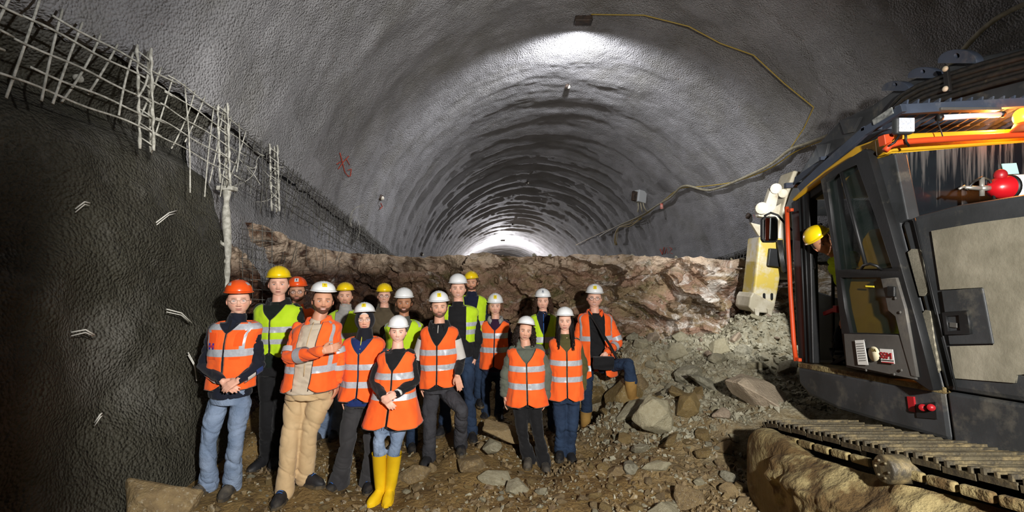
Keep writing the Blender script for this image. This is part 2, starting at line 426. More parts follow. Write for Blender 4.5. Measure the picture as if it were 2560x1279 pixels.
def rotm(r):
    q = r.normal(size=4); q /= np.linalg.norm(q); a, b, c, d = q
    return np.array([[1-2*(c*c+d*d), 2*(b*c-a*d), 2*(b*d+a*c)], [2*(b*c+a*d), 1-2*(b*b+d*d), 2*(c*d-a*b)], [2*(b*d-a*c), 2*(c*d+a*b), 1-2*(b*b+c*c)]])
# surface sheets of the ground
def build_ground():
    X = np.concatenate([np.linspace(-4.0, 7.2, 420)]); Y = np.concatenate([np.linspace(-3.2, 2.8, 40), np.linspace(2.85, 8.6, 230)])
    XX, YY = np.meshgrid(X, Y); Z = ground_z(XX, YY)
    p = np.stack([XX, YY, 0*XX], -1); Z = Z+.012*np.abs(fbm(p*24, 2, 58))
    MB().grid(np.stack([XX, YY, Z], -1)).build('ground', M_MUD, kind='structure', label='brown muddy tunnel floor strewn with rubble', cat='ground')
# ------------------------------------------------------------------ rock bench
FPATH = np.array([(-3.85, 5.1), (-3.40, 6.0), (-3.12, 7.0), (-2.72, 7.75), (-1.9, 7.75), (-.5, 7.55), (1.5, 7.5), (3.2, 7.6), (4.6, 7.9), (5.8, 8.4), (7.2, 8.8)])
FTOP = np.array([.95, .66, .42, .30, .27, .265, .27, .24, .17, .16, .2])
def face_extra(nt, col, mixc, noise, ramp, vec):
    N = nt.nodes.new; L = nt.links.new
    mp = N('ShaderNodeMapping'); L(vec, mp.inputs[0]); mp.inputs['Rotation'].default_value = (0.4, .7, .3); mp.inputs['Scale'].default_value = (1, 1, 1.7)
    def n2(s, d=7., r=.65, ds=.8):
        n = N('ShaderNodeTexNoise'); n.inputs['Scale'].default_value = s; n.inputs['Detail'].default_value = d; n.inputs['Roughness'].default_value = r; n.inputs['Distortion'].default_value = ds
        L(mp.outputs[0], n.inputs['Vector']); return n.outputs['Fac']
    s = N('ShaderNodeSeparateXYZ'); L(vec, s.inputs[0])
    col = mixc(ramp(n2(1.6), .42, .6), col, srgb('8a6c58'))
    col = mixc(ramp(n2(3.1), .54, .66), col, srgb('5d5432'))
    # left part: dark red brown rock
    mr = N('ShaderNodeMapRange'); L(s.outputs[0], mr.inputs[0]); mr.inputs[1].default_value = -2.6; mr.inputs[2].default_value = -.9; mr.inputs[3].default_value = 1; mr.inputs[4].default_value = 0
    col = mixc(mr.outputs[0], col, mixc(ramp(n2(4.), .4, .62), srgb('2a1810'), srgb('573720')))
    wf = N('ShaderNodeMapRange'); L(s.outputs[0], wf.inputs[0]); wf.inputs[1].default_value = -2; wf.inputs[2].default_value = 3.2; wf.inputs[3].default_value = -.06; wf.inputs[4].default_value = .07
    ad = N('ShaderNodeMath'); ad.operation = 'ADD'; L(n2(2.4, 9., .72, 1.4), ad.inputs[0]); L(wf.outputs[0], ad.inputs[1])
    col = mixc(ramp(ad.outputs[0], .55, .72), col, srgb('cfc9c0'))
    # patchy paler beige towards the crest
    zr = N('ShaderNodeMapRange'); L(s.outputs[2], zr.inputs[0]); zr.inputs[1].default_value = CAMZ-.05; zr.inputs[2].default_value = CAMZ+.2
    m2 = N('ShaderNodeMath'); m2.operation = 'MULTIPLY'; L(zr.outputs[0], m2.inputs[0]); L(ramp(noise(5., 6.), .35, .55), m2.inputs[1])
    return mixc(m2.outputs[0], col, srgb('b8a48e'))
M_FACE = mat('bench_rock', '857252', .62, 0, '5e4c36', 2.2, (.4, .6), bump=1., bsc=16, bdist=.045, detail=8., spec=.5, extra=face_extra)
def path(u):
    d = np.concatenate([[0], np.cumsum(np.linalg.norm(np.diff(FPATH, axis=0), axis=1))]); L_ = d[-1]
    return np.stack([np.interp(u*L_, d, FPATH[:, 0]), np.interp(u*L_, d, FPATH[:, 1])], -1), np.interp(u*L_, d, FTOP)
def build_face():
    nu, nv = 520, 150
    U = np.linspace(0, 1, nu); c, top = path(U)
    c = np.stack([np.convolve(np.pad(c[:, i], 12, 'edge'), np.ones(25)/25, 'valid') for i in (0, 1)], -1)
    t = np.gradient(c, axis=0); t /= np.linalg.norm(t, axis=1)[:, None]; n = np.stack([t[:, 1], -t[:, 0]], -1)  # towards the camera
    top = top+.05*fbm(np.stack([U*26, 0*U, 0*U], -1), 4, 61)+.02*fbm(np.stack([U*120, 0*U, 0*U], -1), 2, 62)
    G = np.zeros((nv, nu, 3))
    for i in range(nv):
        v = i/(nv-1)
        z = -2.3+(top+2.3)*min(1, v/.86)
        back = -.42*(1-v/.86) if v < .86 else 0
        over = max(0, (v-.86)/.14)                   # top turns back over the crest
        G[i, :, :2] = c+n*(-back*1.0)[..., None] if False else c+n*(.42*(1-min(1, v/.86)))-n*over*1.2
        G[i, :, 2] = CAMZ+z-.085*over*1.0
    p = G.copy(); q = p*np.array([1.25, 1.25, 1.25]); q[..., 0] += .5*q[..., 2]; q[..., 2] *= 1.3
    q = q+.35*np.stack([fbm(p*2.2, 4, s) for s in (70, 71, 72)], -1)
    d1, v1, o1 = cell(q, 73); nr = np.stack([_h((v1*9973).astype(np.int64), 0, 0, s)-.5 for s in (1, 2, 3)], -1)
    disp = .28*(v1-.5)+.9*(nr*o1).sum(-1)-.1*d1
    d2, v2, o2 = cell(q*3.3+9, 77); nr = np.stack([_h((v2*9973).astype(np.int64), 0, 0, s)-.5 for s in (4, 5, 6)], -1)
    disp += .045*(v2-.5)+.34*(nr*o2).sum(-1)/1.6
    disp += .07*fbm(p*6, 4, 79)+.03*np.abs(fbm(p*18, 3, 80))
    vv = np.linspace(0, 1, nv)[:, None]; k = np.where(vv < .80, 1, np.clip(1-(vv-.80)/.1, .12, 1))
    G[..., :2] += n[None]*(disp*k)[..., None]; G[..., 2] += (.10*(disp))*np.where(vv > .8, .5, 1)
    MB().grid(G, smooth=False).build('wall_bench', M_FACE, kind='structure', label='brown rock face of the bench behind the group', cat='rock face')
    # top of the bench, running back down the tunnel
    G = []
    for Y in np.concatenate([np.arange(8.1, 14, .12), np.arange(14, 60, .6)]):
        X = np.linspace(-9, 8, 150); z = .2-.085*(Y-8.1)+.05*fbm(np.stack([X*1.3, 0*X+Y*1.3, 0*X], -1), 3, 83)
        G.append(np.stack([X, np.full(150, Y), CAMZ+z], -1))
    MB().grid(np.array(G)).build('floor', mat('bench_top', '8b8070', .9, 0, '6f6456', 2, bump=.8, bsc=20, bdist=.04), kind='structure', label='rubbly top of the bench running back down the tunnel', cat='floor')
# ------------------------------------------------------------------ rocks
KEEP = []      # foot discs to keep clear: (x, y, r)
def clear(x, y, r):
    return all((x-a)**2+(y-b)**2 > (c+r*.8)**2 for a, b, c in KEEP)
def build_rocks():
    VAR = {}
    for key, m, k in (('b', R_BROWN, 7), ('g', R_GREY, 8), ('p', R_PINK, 4), ('c', R_CLAY, 6)):
        VAR[key] = [rock_mesh(100+i*7+ord(key), m, 15+i*2, flat=[(1, .8, .6), (1, .72, .45), (1, .9, .75)][i % 3]) for i in range(k)]
    r = np.random.default_rng(21)
    def put(key, x, y, z, s, label, group=None, name='rock', rot=None, sink=.3, sc3=(1, 1, 1)):
        me = VAR[key][int(r.integers(len(VAR[key])))]
        o = bpy.data.objects.new(name, me); COL.objects.link(o)
        e = rot if rot else tuple(r.uniform(-.5, .5, 2))+(r.uniform(0, 6.28),)
        o.rotation_euler = e; o.scale = (s*sc3[0], s*sc3[1], s*sc3[2])
        o.location = (x, y, z)
        tag(o, label, 'rock', group); return o
    def on(px, py, Y, key, wpx, label, name='boulder', sc3=(1, 1, 1), rot=None, lift=.25):
        p = P(px, py, Y); s = wpx/FPX*Y/2/.85
        z = float(ground_z(p[0], p[1])); KEEP.append((p[0], p[1], s*.6))
        put(key, p[0], p[1], max(z+s*.1, p[2]-s*.1), s, label, None, name, rot, sc3=sc3)
    on(385, 1238, 3.75, 'b', 190, 'large light brown boulder at the foot of the left wall', sc3=(1, 1, .95), rot=(.1, .1, .4))
    on(235, 1285, 3.75, 'c', 70, 'small brown stone left of the large boulder by the left wall')
    on(1905, 1012, 5.25, 'p', 205, 'largest pinkish boulder in front of the excavator track', sc3=(1, .8, .85), rot=(.1, .2, .2))
    on(1640, 1030, 5.2, 'g', 100, 'pointed grey boulder just right of the tan rubber boot', sc3=(1, .8, 1.25), rot=(.2, .5, .3))
    on(1545, 1190, 4.6, 'b', 60, 'rounded clay coloured stone below the seated man')
    on(1600, 1120, 4.9, 'g', 80, 'flat pale boulder below the tan rubber boot', sc3=(1, .8, .7))
    on(1580, 1185, 4.55, 'g', 62, 'pale upright stone in the clay right of the two women')
    on(1640, 1200, 4.45, 'g', 66, 'blocky pale stone beside the upright one in the clay')
    on(1245, 1195, 4.5, 'g', 96, 'pale flat slab lying below the woman in the grey padded jacket', sc3=(1.1, .7, .4), rot=(.5, .1, .2))
    on(1290, 1218, 4.35, 'g', 74, 'pale tilted block beside the flat slab', sc3=(1, .8, .8))
    on(1230, 1110, 5.0, 'g', 70, 'pale rock between the man in black and the woman in grey')
    on(1180, 1165, 4.75, 'b', 110, 'brown boulder the bearded man rests his foot by', sc3=(1, .9, .7))
    on(1080, 1172, 4.7, 'b', 60, 'thin upright brown rock before the bearded man', sc3=(.5, .5, 1.1), rot=(.1, .1, .2))
    on(1040, 1185, 4.6, 'b', 84, 'brown boulder right of the yellow boots', sc3=(1, .8, .8))
    on(1270, 1075, 5.4, 'b', 130, 'big sloping brown slab behind the woman in grey', sc3=(1.1, .8, .55), rot=(.1, .35, .1))
    on(1470, 985, 6.6, 'c', 110, 'dark rock below the bag of the seated man')
    on(1560, 985, 6.2, 'c', 105, 'dark boulder under the raised leg of the seated man', sc3=(1, .9, 1.1))
    on(1590, 1050, 5.75, 'g', 110, 'pale broad boulder the tan boot stands on', sc3=(1, .8, .6))
    on(1770, 975, 5.9, 'g', 120, 'long angular grey boulder in the muck heap', sc3=(1.2, .7, .55), rot=(.2, .4, .5))
    on(1720, 930, 6.2, 'g', 80, 'brown grey block above the long angular boulder')
    on(1690, 880, 6.7, 'g', 70, 'grey block at the foot of the rock face')
    on(1630, 860, 6.9, 'p', 65, 'pink block at the foot of the rock face')
    on(1800, 1050, 5.0, 'p', 75, 'grey slab leaning beside the pinkish boulder', sc3=(1, .8, .9))
    on(1720, 1010, 5.3, 'c', 90, 'tall dark wedge of rock in the rubble', sc3=(.6, .6, 1.2), rot=(.3, .4, 0))
    on(1680, 1095, 4.75, 'c', 80, 'smooth clay covered boulder in the brown heap', sc3=(1.1, .8, .6))
    on(1730, 1270, 3.95, 'b', 90, 'brown grey stone at the bottom edge right of centre')
    on(1660, 1290, 3.8, 'g', 100, 'grey angular stone at the bottom edge')
    on(1760, 1130, 4.6, 'c', 50, 'round clay lump on the brown heap')
    # rows of rocks: the 290 that show largest are objects of their own
    regs = [ # n, X range, Y range, size range, keys, label, group
        (62, (1.7, 4.6), (5.5, 7.4), (.06, .19), 'gggp', 'broken grey rock in the muck heap between the rock face and the excavator', 'broken rocks of the muck heap'),
        (40, (1.15, 2.3), (4.7, 6.8), (.06, .21), 'gcbg', 'rough rock in the steep rubble right of the seated man', 'rough rocks of the steep rubble'),
        (44, (.6, 2.3), (3.75, 4.9), (.03, .12), 'cbcg', 'clay smeared rock in the brown heap before the excavator track', 'clay smeared rocks'),
        (46, (-.9, .7), (3.8, 4.8), (.03, .09), 'bbgc', 'brown rock in the open ground between the yellow boots and the clay heap', 'brown rocks in the open ground'),
        (40, (-2.5, -.9), (3.75, 4.5), (.022, .055), 'bbcg', 'small brown rock around the front row of feet', 'small rocks around the front feet'),
        (44, (-2.6, .8), (4.9, 6.9), (.03, .10), 'cbbg', 'brown rock lying between and behind the standing people', 'brown rocks behind the people')]
    for n, xr, yr, sr, keys, lab, grp in regs:
        k = 0; tries = 0
        while k < n and tries < 4000:
            tries += 1
            x = r.uniform(*xr); y = r.uniform(*yr)
            if x/y > .70: continue
            s = sr[0]+(sr[1]-sr[0])*r.random()**2.2
            if not clear(x, y, s): continue
            z = float(ground_z(x, y)); key = keys[int(r.integers(len(keys)))]
            put(key, x, y, z+s*.22, s, lab, grp); KEEP.append((x, y, s*.45)); k += 1
    k = 0
    while k < 20:
        u = r.uniform(.30, .93); (c, t) = path(np.array([u])); s = .03+.05*r.random()**2
        put('p' if k % 2 else 'g', c[0, 0], c[0, 1]+.1+.2*r.random(), CAMZ+t[0]+s*.15, s, 'pale stone lying on the crest of the rock bench', 'stones on the bench crest'); k += 1
    # small rubble nobody could count
    tmpl = []
    for i in range(10):
        bm = hull(500+i, 9); bmesh.ops.triangulate(bm, faces=bm.faces[:]); bm.verts.ensure_lookup_table()
        tmpl.append((np.array([v.co[:] for v in bm.verts]), [[v.index for v in f.verts] for f in bm.faces])); bm.free()
    for name, m, cnt, lab, fn in (
        ('gravel', R_GREY, 2600, 'pale stone chips scattered over the brown tunnel floor', lambda: (r.uniform(-2.9, 2.3), 3.6+r.random()**1.3*3.2, 0.008+.034*r.random()**2.4)),
        ('rubble', R_BROWN, 8200, 'brown gravel and small stones covering the tunnel floor', lambda: (r.uniform(-2.9, 2.3), 3.6+r.random()**1.3*3.6, 0.008+.050*r.random()**2.6)),
        ('muck', R_GREY, 9500, 'pale broken stone covering the muck heap at the rock face', lambda: (r.uniform(.9, 5.4), r.uniform(4.9, 7.9), .012+.055*r.random()**2.2))):
        mb = MB(); dens = np.random.default_rng(5)
        for i in range(cnt):
            x, y, s = fn()
            if name == 'muck' and (x-.9)*1.0+(y-5)*.5 < .9*r.random(): continue
            if name != 'muck' and vn(np.array([[x*1.7, y*1.7, 0]]), 91)[0] < -.15 and r.random() < .7: continue
            if not all((x-a)**2+(y-b)**2 > c*c*.5 for a, b, c in KEEP[:NF]): continue
            v, f = tmpl[i % 10]; q = (v*np.array([1, 1, .75])*s) @ rotm(r).T+np.array([x, y, float(Zg(x, y))+CAMZ+float(gdisp(np.array(x), np.array(y)))+s*.16])
            mb.add(q, f, 0, False)
        mb.build(name, m, kind='stuff', label=lab, cat='rubble')
# ------------------------------------------------------------------ steel mesh, anchors, cables, lamps
M_BAR = mat('crusted_rebar', 'c6c4b8', .8, 0, '98968a', 20, bump=.8, bsc=80, bdist=.004)
M_BARG = mat('grey_rebar', '6f6e68', .7, .2, '4d4a44', 20)
M_CABLE = mat('dusty_cable', '9a937c', .7, 0, '857e68', 12)
M_YEL = mat('yellow_cord', 'a98f3a', .6)
M_DARK = mat('dark_housing', '2c2621', .6, .2, '4a3b30', 9)
M_RED = mat('red_spray_paint', 'a84434', .85)
def stripx(Y, z):
    zb = zbf(Y); base = x0f(Y)+VA*np.cos(angL(Y, zb)); h = zb-z
    return base+.06+.03*h
def build_mesh_left():
    r = np.random.default_rng(3)
    secs = [(1.9, 4.3, 'thick crusted steel mesh panel nearest the camera on the left wall', .0085, M_BAR),
            (4.3, 5.55, 'steel mesh panel with bent bars above the spray coated post', .0065, M_BAR),
            (5.55, 7.0, 'dense grey steel mesh panel hanging above the rock lip', .006, M_BARG),
            (7.0, 9.2, 'grey steel mesh panel beyond the rock lip', .006, M_BARG),
            (9.2, 13.5, 'farthest steel mesh panel along the left wall', .007, M_BARG)]
    for a, b, lab, rad, m in secs:
        mb = MB(); sp = .15 if a < 6 else .13
        for Y in np.arange(a+.04, b, sp):
            top = zbf(Y)+.06+.04*r.random(); L_ = (.72 if Y < 9 else .5)+.14*r.normal()*(1 if Y < 6 else .3)
            zs = np.linspace(top, top-L_, 9); w1 = r.normal()*.03; w2 = r.normal()*.04
            bend = (r.random() < .25 and 4 < Y < 6)
            p = [(stripx(Y, z)+.012+w2*k*k+(.0 if not bend else .09*k), Y+w1*k+(.05*math.sin(3*k) if bend else 0)-.24*k, CAMZ+z) for z, k in zip(zs, np.linspace(0, 1, 9))]
            mb.tube(p, rad, 6)
        for h in (-.02, .12, .26, .40, .54) if a < 5.5 else (.0, .11, .22, .33, .44, .53):
            y = a-.05
            while y < b:
                e = min(b+.06, y+(1.2 if a < 5.5 else 3)); n = max(4, int((e-y)/.08))
                YY = np.linspace(y, e, n); w1 = r.normal()*.012
                p = [(stripx(Y, zbf(Y)-h)+.03, Y-.4*max(h, 0), CAMZ+zbf(Y)-h+w1+.008*math.sin(Y*9+h*30)) for Y in YY]
                mb.tube(p, rad*.95, 6); y = e
                if a < 5.5 and r.random() < .35: y += .15
        mb.build('steel_mesh', m, label=lab, cat='steel mesh', group=None)
    # lattice girders: triple bars running down the strip
    for Y, lab in ((3.98, 'crusted lattice girder end between the first two mesh fields'), (5.05, 'crusted lattice girder end above the spray coated post'), (6.15, 'ragged lattice girder end over the rock lip')):
        mb = MB()
        for dx, dy in ((0, -.06), (0, .06), (.07, 0)):
            zs = np.linspace(zbf(Y)+.15, zbf(Y)-.72, 14)
            mb.tube([(stripx(Y, z)+.02+dx, Y+dy+.008*math.sin(z*40), CAMZ+z) for z in zs], .011+.004*np.sin(np.arange(14)*1.7), 6)
        for i in range(7):
            z = zbf(Y)+.1-i*.12; mb.tube([(stripx(Y, z)+.02, Y-.06, CAMZ+z), (stripx(Y, z)+.09, Y, CAMZ+z-.06), (stripx(Y, z)+.02, Y+.06, CAMZ+z-.12)], .006, 5)
        mb.build('lattice_girder', M_BAR, label=lab, cat='lattice girder')
    # loose curled tie wires
    for k, (px, py, Y, lab) in enumerate(((640, 420, 5.6, 'long curled tie wire hanging from the mesh above the post'), (690, 470, 6.0, 'tangled tie wires over the rock lip'), (880, 556, 8.3, 'thin tie wire sticking out of the far mesh'))):
        mb = MB(); p0 = P(px, py, Y)
        for j in range(3 if k else 4):
            a = r.uniform(0, 6); L_ = r.uniform(.25, .5)
            p = [p0+np.array([.12*math.sin(a+t*2.2)*t*2, -.1*t, L_*(t*.3-t*t*.9*(1 if j % 2 else -.4))+.1*math.sin(t*4+a)]) for t in np.linspace(0, 1, 12)]
            mb.tube(p, .0035, 5)
        mb.build('tie_wire', M_BAR, label=lab, cat='wire')
    # crusted post with a mesh panel behind it
    pts = [PX(570, y, -3.16)*np.array([1, 1, 1]) for y in ()]
    Yp = 5.22; root = empty('coated_post', (-3.17, Yp, CAMZ-.2), 'spray coated vertical steel post at the end of the left wall', 'post')
    zs = np.linspace(1.02, -.18, 40); q = np.stack([-3.17+.01*np.sin(zs*7), np.full(40, Yp), CAMZ+zs], -1)
    mb = MB(); mb.tube(q, .034+.016*vn(np.stack([zs*9, 0*zs, 0*zs], -1), 2), 12); mb.build('shaft', M_BAR, root)
    mb = MB()
    for z, l in ((.12, .07), (-.02, .09), (-.1, .06), (.3, .05)): mb.tube([(-3.17, Yp, CAMZ+z), (-3.17-l, Yp-.02, CAMZ+z+.02), (-3.17-l-.01, Yp-.02, CAMZ+z+.05)], [.03, .018, .01], 8)
    mb.build('concrete_drip', M_BAR, root)
    mb = MB(); mb.box((-3.17, Yp, CAMZ+.93), (.18, .12, .05)); mb.build('head_plate', M_BAR, root, bevel=.01)
    mb = MB()
    for x in np.linspace(0, .30, 4): mb.tube([(-3.1+x, 5.4+x*.25, CAMZ+z) for z in (.62-x*.2, -.35)], .0045, 5)
    for z in np.linspace(.5, -.3, 8): mb.tube([(-3.12, 5.39, CAMZ+z), (-2.78, 5.48, CAMZ+z-.03)], .0045, 5)
    mb.build('steel_mesh', M_BARG, label='dark square steel mesh panel standing behind the coated post', cat='steel mesh')
    # wires hanging down over the dark rock: one object each
    for i in range(16):
        px = 600+i*17+r.normal()*6; Y = 6.2+i*.08; p0 = P(px, 575+i*3.0+r.normal()*6, Y); L_ = r.uniform(.15, .42)
        p = [p0+np.array([.03*math.sin(i+3*t), -.05*t, -L_*t]) for t in np.linspace(0, 1, 7)]
        MB().tube(p, .0035, 5).build('hanging_wire', M_BARG, label='thin bent wire hanging over the dark rock behind the two men in dark clothes', cat='wire', group='wires hanging over the dark rock')
    # pins in the lower wall
    def wl(px, py):
        d = P(px, py, 1.)-np.array([0, 0, CAMZ])
        for t in np.arange(2., 8, .004):
            q = d*t; zz = q[2]
            if q[0] < wallL(t, zz)+.03: return np.array([0, 0, CAMZ])+d*t
        return np.array([0, 0, CAMZ])+d*3
    for px, py, ex, ey, lab in ((188, 522, 214, 508, 'short double pin left in the left wall'), (390, 556, 434, 526, 'slanting pin in the left wall right of the double pin'), (178, 830, 226, 836, 'horizontal pin low in the left wall'),
                            (416, 772, 470, 806, 'curved wire end beside the leftmost man'), (236, 1056, 244, 1030, 'small forked pin near the bottom of the left wall'), (470, 880, 482, 950, 'bent wire loop by the elbow of the leftmost man')):
        a = wl(px, py); b = wl(ex, ey); m_ = (a+b)/2+np.array([.05, -.02, .03]); mb = MB()
        mb.tube([a, m_, b+np.array([.05, -.02, 0])], .0055, 6); mb.tube([a+np.array([0, 0, -.025]), m_+np.array([0, .0, -.02]), b*.7+m_*.3+np.array([.03, 0, -.02])], .0045, 6)
        mb.build('wall_pin', mat('white_crusted_pin', 'd8d6cc', .7), label=lab, cat='pin')
    for px, py, lab in ((195, 195, 'round anchor head in the recess behind the first mesh panel'),):
        a = wl(px, py); 
        MB().ell(a+np.array([.0, 0, 0]), (.03, .045, .035)).build('anchor_head', M_BAR, label=lab, cat='anchor')
def build_mesh_right():
    mb = MB()
    for Y in np.arange(10.2, 17, .16):
        z1 = zbf(Y)+.05; x = x0f(Y)+VA*np.cos(angR(Y, zbf(Y)))
        mb.tube([(x-.12, Y, CAMZ+z1), (x-.14, Y, CAMZ+z1-.55)], .008, 5)
    for h in (0, .1, .2, .3, .4, .5):
        mb.tube([(x0f(Y)+VA*np.cos(angR(Y, zbf(Y)))-.13, Y, CAMZ+zbf(Y)+.03-h) for Y in np.arange(10, 17.2, .3)], .008, 5)
    mb.build('steel_mesh', M_BARG, label='grey steel mesh along the foot of the right vault beyond the hammer', cat='steel mesh')
def vpath(pts, k=.06, n=10):
    q = []; 
    for (a, b) in zip(pts[:-1], pts[1:]):
        for t in np.linspace(0, 1, n, endpoint=False): q.append(VH(a[0]+(b[0]-a[0])*t, a[1]+(b[1]-a[1])*t, k))
    q.append(VH(*pts[-1], k)); return np.array(q)
def smoothp(p, it=3):
    p = p.copy()
    for _ in range(it): p[1:-1] = (p[:-2]+2*p[1:-1]+p[2:])/4
    return p
def build_fixtures():
    MB().tube(vpath([(1478, 36), (1610, 38), (1722, 66), (1800, 108), (1884, 138), (1960, 208), (2034, 268), (2010, 320), (1970, 380)], .07), .011, 6).build('lamp_cord', M_YEL, label='thin yellow cord running from the crown lamp down the right vault', cat='cord')
    c = [(2075, 336), (2010, 362), (1975, 370), (1930, 412), (1850, 448), (1800, 470), (1765, 478), (1720, 462), (1700, 466), (1680, 492), (1650, 508), (1620, 528), (1590, 545), (1540, 565), (1500, 590)]
    MB().tube(smoothp(vpath(c, .12, 6), 8), .032, 8).build('cable', M_CABLE, label='thick pale cable sagging along the right wall to the junction box', cat='cable')
    c2 = [(2075, 344), (1990, 376), (1930, 420), (1840, 455), (1760, 466), (1700, 468), (1660, 500), (1610, 540), (1540, 566), (1480, 592), (1440, 612)]
    MB().tube(smoothp(vpath(c2, .09, 6), 4), .014, 6).build('cable', M_YEL, label='thin ochre cable following the thick pale cable', cat='cable')
    c3 = [(2640, -20), (2560, 10), (2500, 40), (2460, 70), (2420, 110), (2370, 170)]
    MB().tube(smoothp(vpath(c3, .1, 6), 3), .030, 8).build('cable', M_CABLE, label='pale cable crossing the upper right vault above the excavator boom', cat='cable')
    r = np.random.default_rng(8)
    mb = MB()
    for k in range(6): mb.tube(smoothp(vpath([(1600+r.normal()*5, 545), (1575, 560+r.normal()*5), (1545, 566), (1541+r.normal()*4, 590), (1538+r.normal()*5, 612)], .12, 4), 2), .012, 5)
    mb.build('cable_bundle', M_YEL, label='bundle of ochre cables looped below the junction box', cat='cable')
    # junction box
    a = VH(1600, 492, .22); root = empty('junction_box', a, 'grey and black junction box on the right vault', 'junction box')
    s = a[1]/FPX
    R = Matrix.Rotation(.5, 3, 'Z') @ Matrix.Rotation(.15, 3, 'Y'); R = np.array(R)
    MB().box(a, (26*s, 20*s, 30*s), R).build('housing', mat('box_grey', 'a9abaa', .5), root, bevel=.02)
    MB().box(a+np.array([-14*s, -8*s, 0]), (18*s, 8*s, 24*s), R).build('breaker_panel', M_DARK, root, bevel=.01)
    mb = MB()
    for k in (-1, 0, 1): mb.tube([a+np.array([k*6*s, -4*s, -14*s]), a+np.array([k*7*s+2*s, -4*s, -26*s]), a+np.array([k*12*s+6*s, 0, -38*s])], 1.6*s, 6)
    mb.build('cable_stub', M_CABLE, root)
    a = VH(1654, 514, .16); MB().tube([a+np.array([0, 0, .10]), a, a+np.array([.01, 0, -.11])], [.05, .055, .06], 10).build('plug_socket', mat('plug_red_white', 'c46a5a', .5, 0, 'ddd6cc', 3), label='red and white plug connector hanging under the cable', cat='plug')
    # crown lamp
    a = P(1458, 46, 9.4); root = empty('crown_lamp', a, 'boxy floodlight hanging from the crown of the vault', 'lamp')
    MB().box(a, (.36, .22, .20), taper=(.9, 1)).build('housing', M_DARK, root, bevel=.02)
    mb = MB(); mb.tube([a+V3(-.2, 0, 0), a+V3(-.21, 0, .2), a+V3(.21, 0, .2), a+V3(.2, 0, 0)], .014, 6); mb.build('bracket', M_DARK, root)
    MB().box(a+V3(0, .13, .03), (.28, .03, .08)).build('lamp_glass', mat('lamp_glow', 'ffffff', .5, emis='ffffff', es=30), root)
    a = P(1482, 28, 9.4); MB().ell(a, (.07, .05, .06)).build('connector_box', M_DARK, root)
    a = P(1257, 600, 38.5); root = empty('far_lamp', a, 'small dark floodlight far down the tunnel', 'lamp')
    MB().box(a, (.42, .25, .24), taper=(.9, 1)).build('housing', M_DARK, root, bevel=.02)
    MB().box(a+V3(0, .16, 0), (.34, .03, .18)).build('lamp_glass', MATS['lamp_glow'], root)
    # anchor heads
    for px, py, lab in ((1421, 217, 'pale anchor head on the crown beyond the crown lamp'), (1320, 457, 'pale anchor head halfway down the tunnel crown'), (1283, 560, 'tiny anchor head just before the far lamp'),
                        (955, 495, 'pale anchor head on the left vault'), (1874, 541, 'pale anchor head on the right vault beside the hammer'), (1057, 636, 'small anchor head low on the left beyond the mesh')):
        a = VH(px, py, .05); g = .05 if a[1] < 25 else .07
        root = empty('anchor_head', a, lab, 'anchor')
        MB().ell(a, (g, g, g)).build('cap', mat('anchor_white', 'd9d3c2', .6), root)
        MB().tube([a+V3(-.3, 0, .12)*.25, a+V3(0, 0, 0)], g*1.5, 10).build('base_plate', M_DARK, root)
    # spray marks
    def strokes(lst, lab, wd):
        mb = MB()
        for st in lst:
            q = vpath(st, .02, 6)
            q = np.array([x for x in q]); mb.tube(q, wd, 6, ell=(1, .8))
        mb.build('spray_mark', M_RED, label=lab, cat='spray mark')
    ox, oy = 845, 380
    strokes([[(850, 382), (862, 430), (872, 442)], [(872, 390), (858, 405), (846, 422)], [(866, 398), (874, 412)], [(870, 425), (878, 422), (876, 440), (868, 438)], [(842, 410), (852, 404)]], 'red sprayed figures on the left vault', .010)
    strokes([[(1650, 622), (1656, 636), (1660, 618)], [(1662, 634), (1668, 616), (1670, 634)], [(1672, 616), (1680, 622), (1674, 630), (1682, 634)]], 'red sprayed figures low on the right vault', .018)
    strokes([[(1884, 536), (1890, 548), (1893, 534), (1898, 548)]], 'small red sprayed zigzag beside the hammer', .012)
    strokes([[(952, 508), (956, 516), (950, 522)]], 'faint red sprayed mark under the left anchor head', .012)
# ------------------------------------------------------------------ people
def attr_mat(name, rough=.5, spec=.4, sss=.0, bump=0, bsc=80, bd=.003):
    m = mat(name, 'cccccc', rough, spec=spec, bump=bump, bsc=bsc, bdist=bd); nt = m.node_tree
    a = nt.nodes.new('ShaderNodeVertexColor'); a.layer_name = 'Col'; nt.links.new(a.outputs['Color'], nt.nodes['Principled BSDF'].inputs['Base Color'])
    if sss: nt.nodes['Principled BSDF'].inputs['Subsurface Weight'].default_value = sss; nt.nodes['Principled BSDF'].inputs['Subsurface Radius'].default_value = (.012, .005, .003)
    return m
M_SKIN = attr_mat('skin', .48, .4, .0)
M_EYE = attr_mat('eye_surface', .15, .6)
def cloth(name, c, c2=None, rough=.85, bsc=45, bump=.35, bd=.006, **k): return mat(name, c, rough, 0, c2, 7., (.35, .65), bump=bump, bsc=bsc, bdist=bd, sheen=.1, spec=.25, **k)
ORANGE = cloth('hi_vis_orange', 'ff6c2a', 'ff6324'); LIME = cloth('hi_vis_lime', 'c2e52a', 'b4da1e')
M_REFL = mat('reflective_tape', 'bcc0c6', .4, .1, 'b0b4bb', 60, bump=.3, bsc=60, bdist=.003)
M_TRIM = cloth('grey_piping', '5a544e')
M_BLACKC = cloth('black_cloth', '141416', '1b1b1d'); M_NAVY = cloth('navy_softshell', '171c2a', '11151f')
M_JEANL = cloth('light_blue_denim', '7d93b2', '5c7597', sc_=0) if False else mat('light_blue_denim', '8c9cb4', .9, 0, '64768f', 5., (.3, .7), bump=.7, bsc=13, bdist=.03, spec=.2)
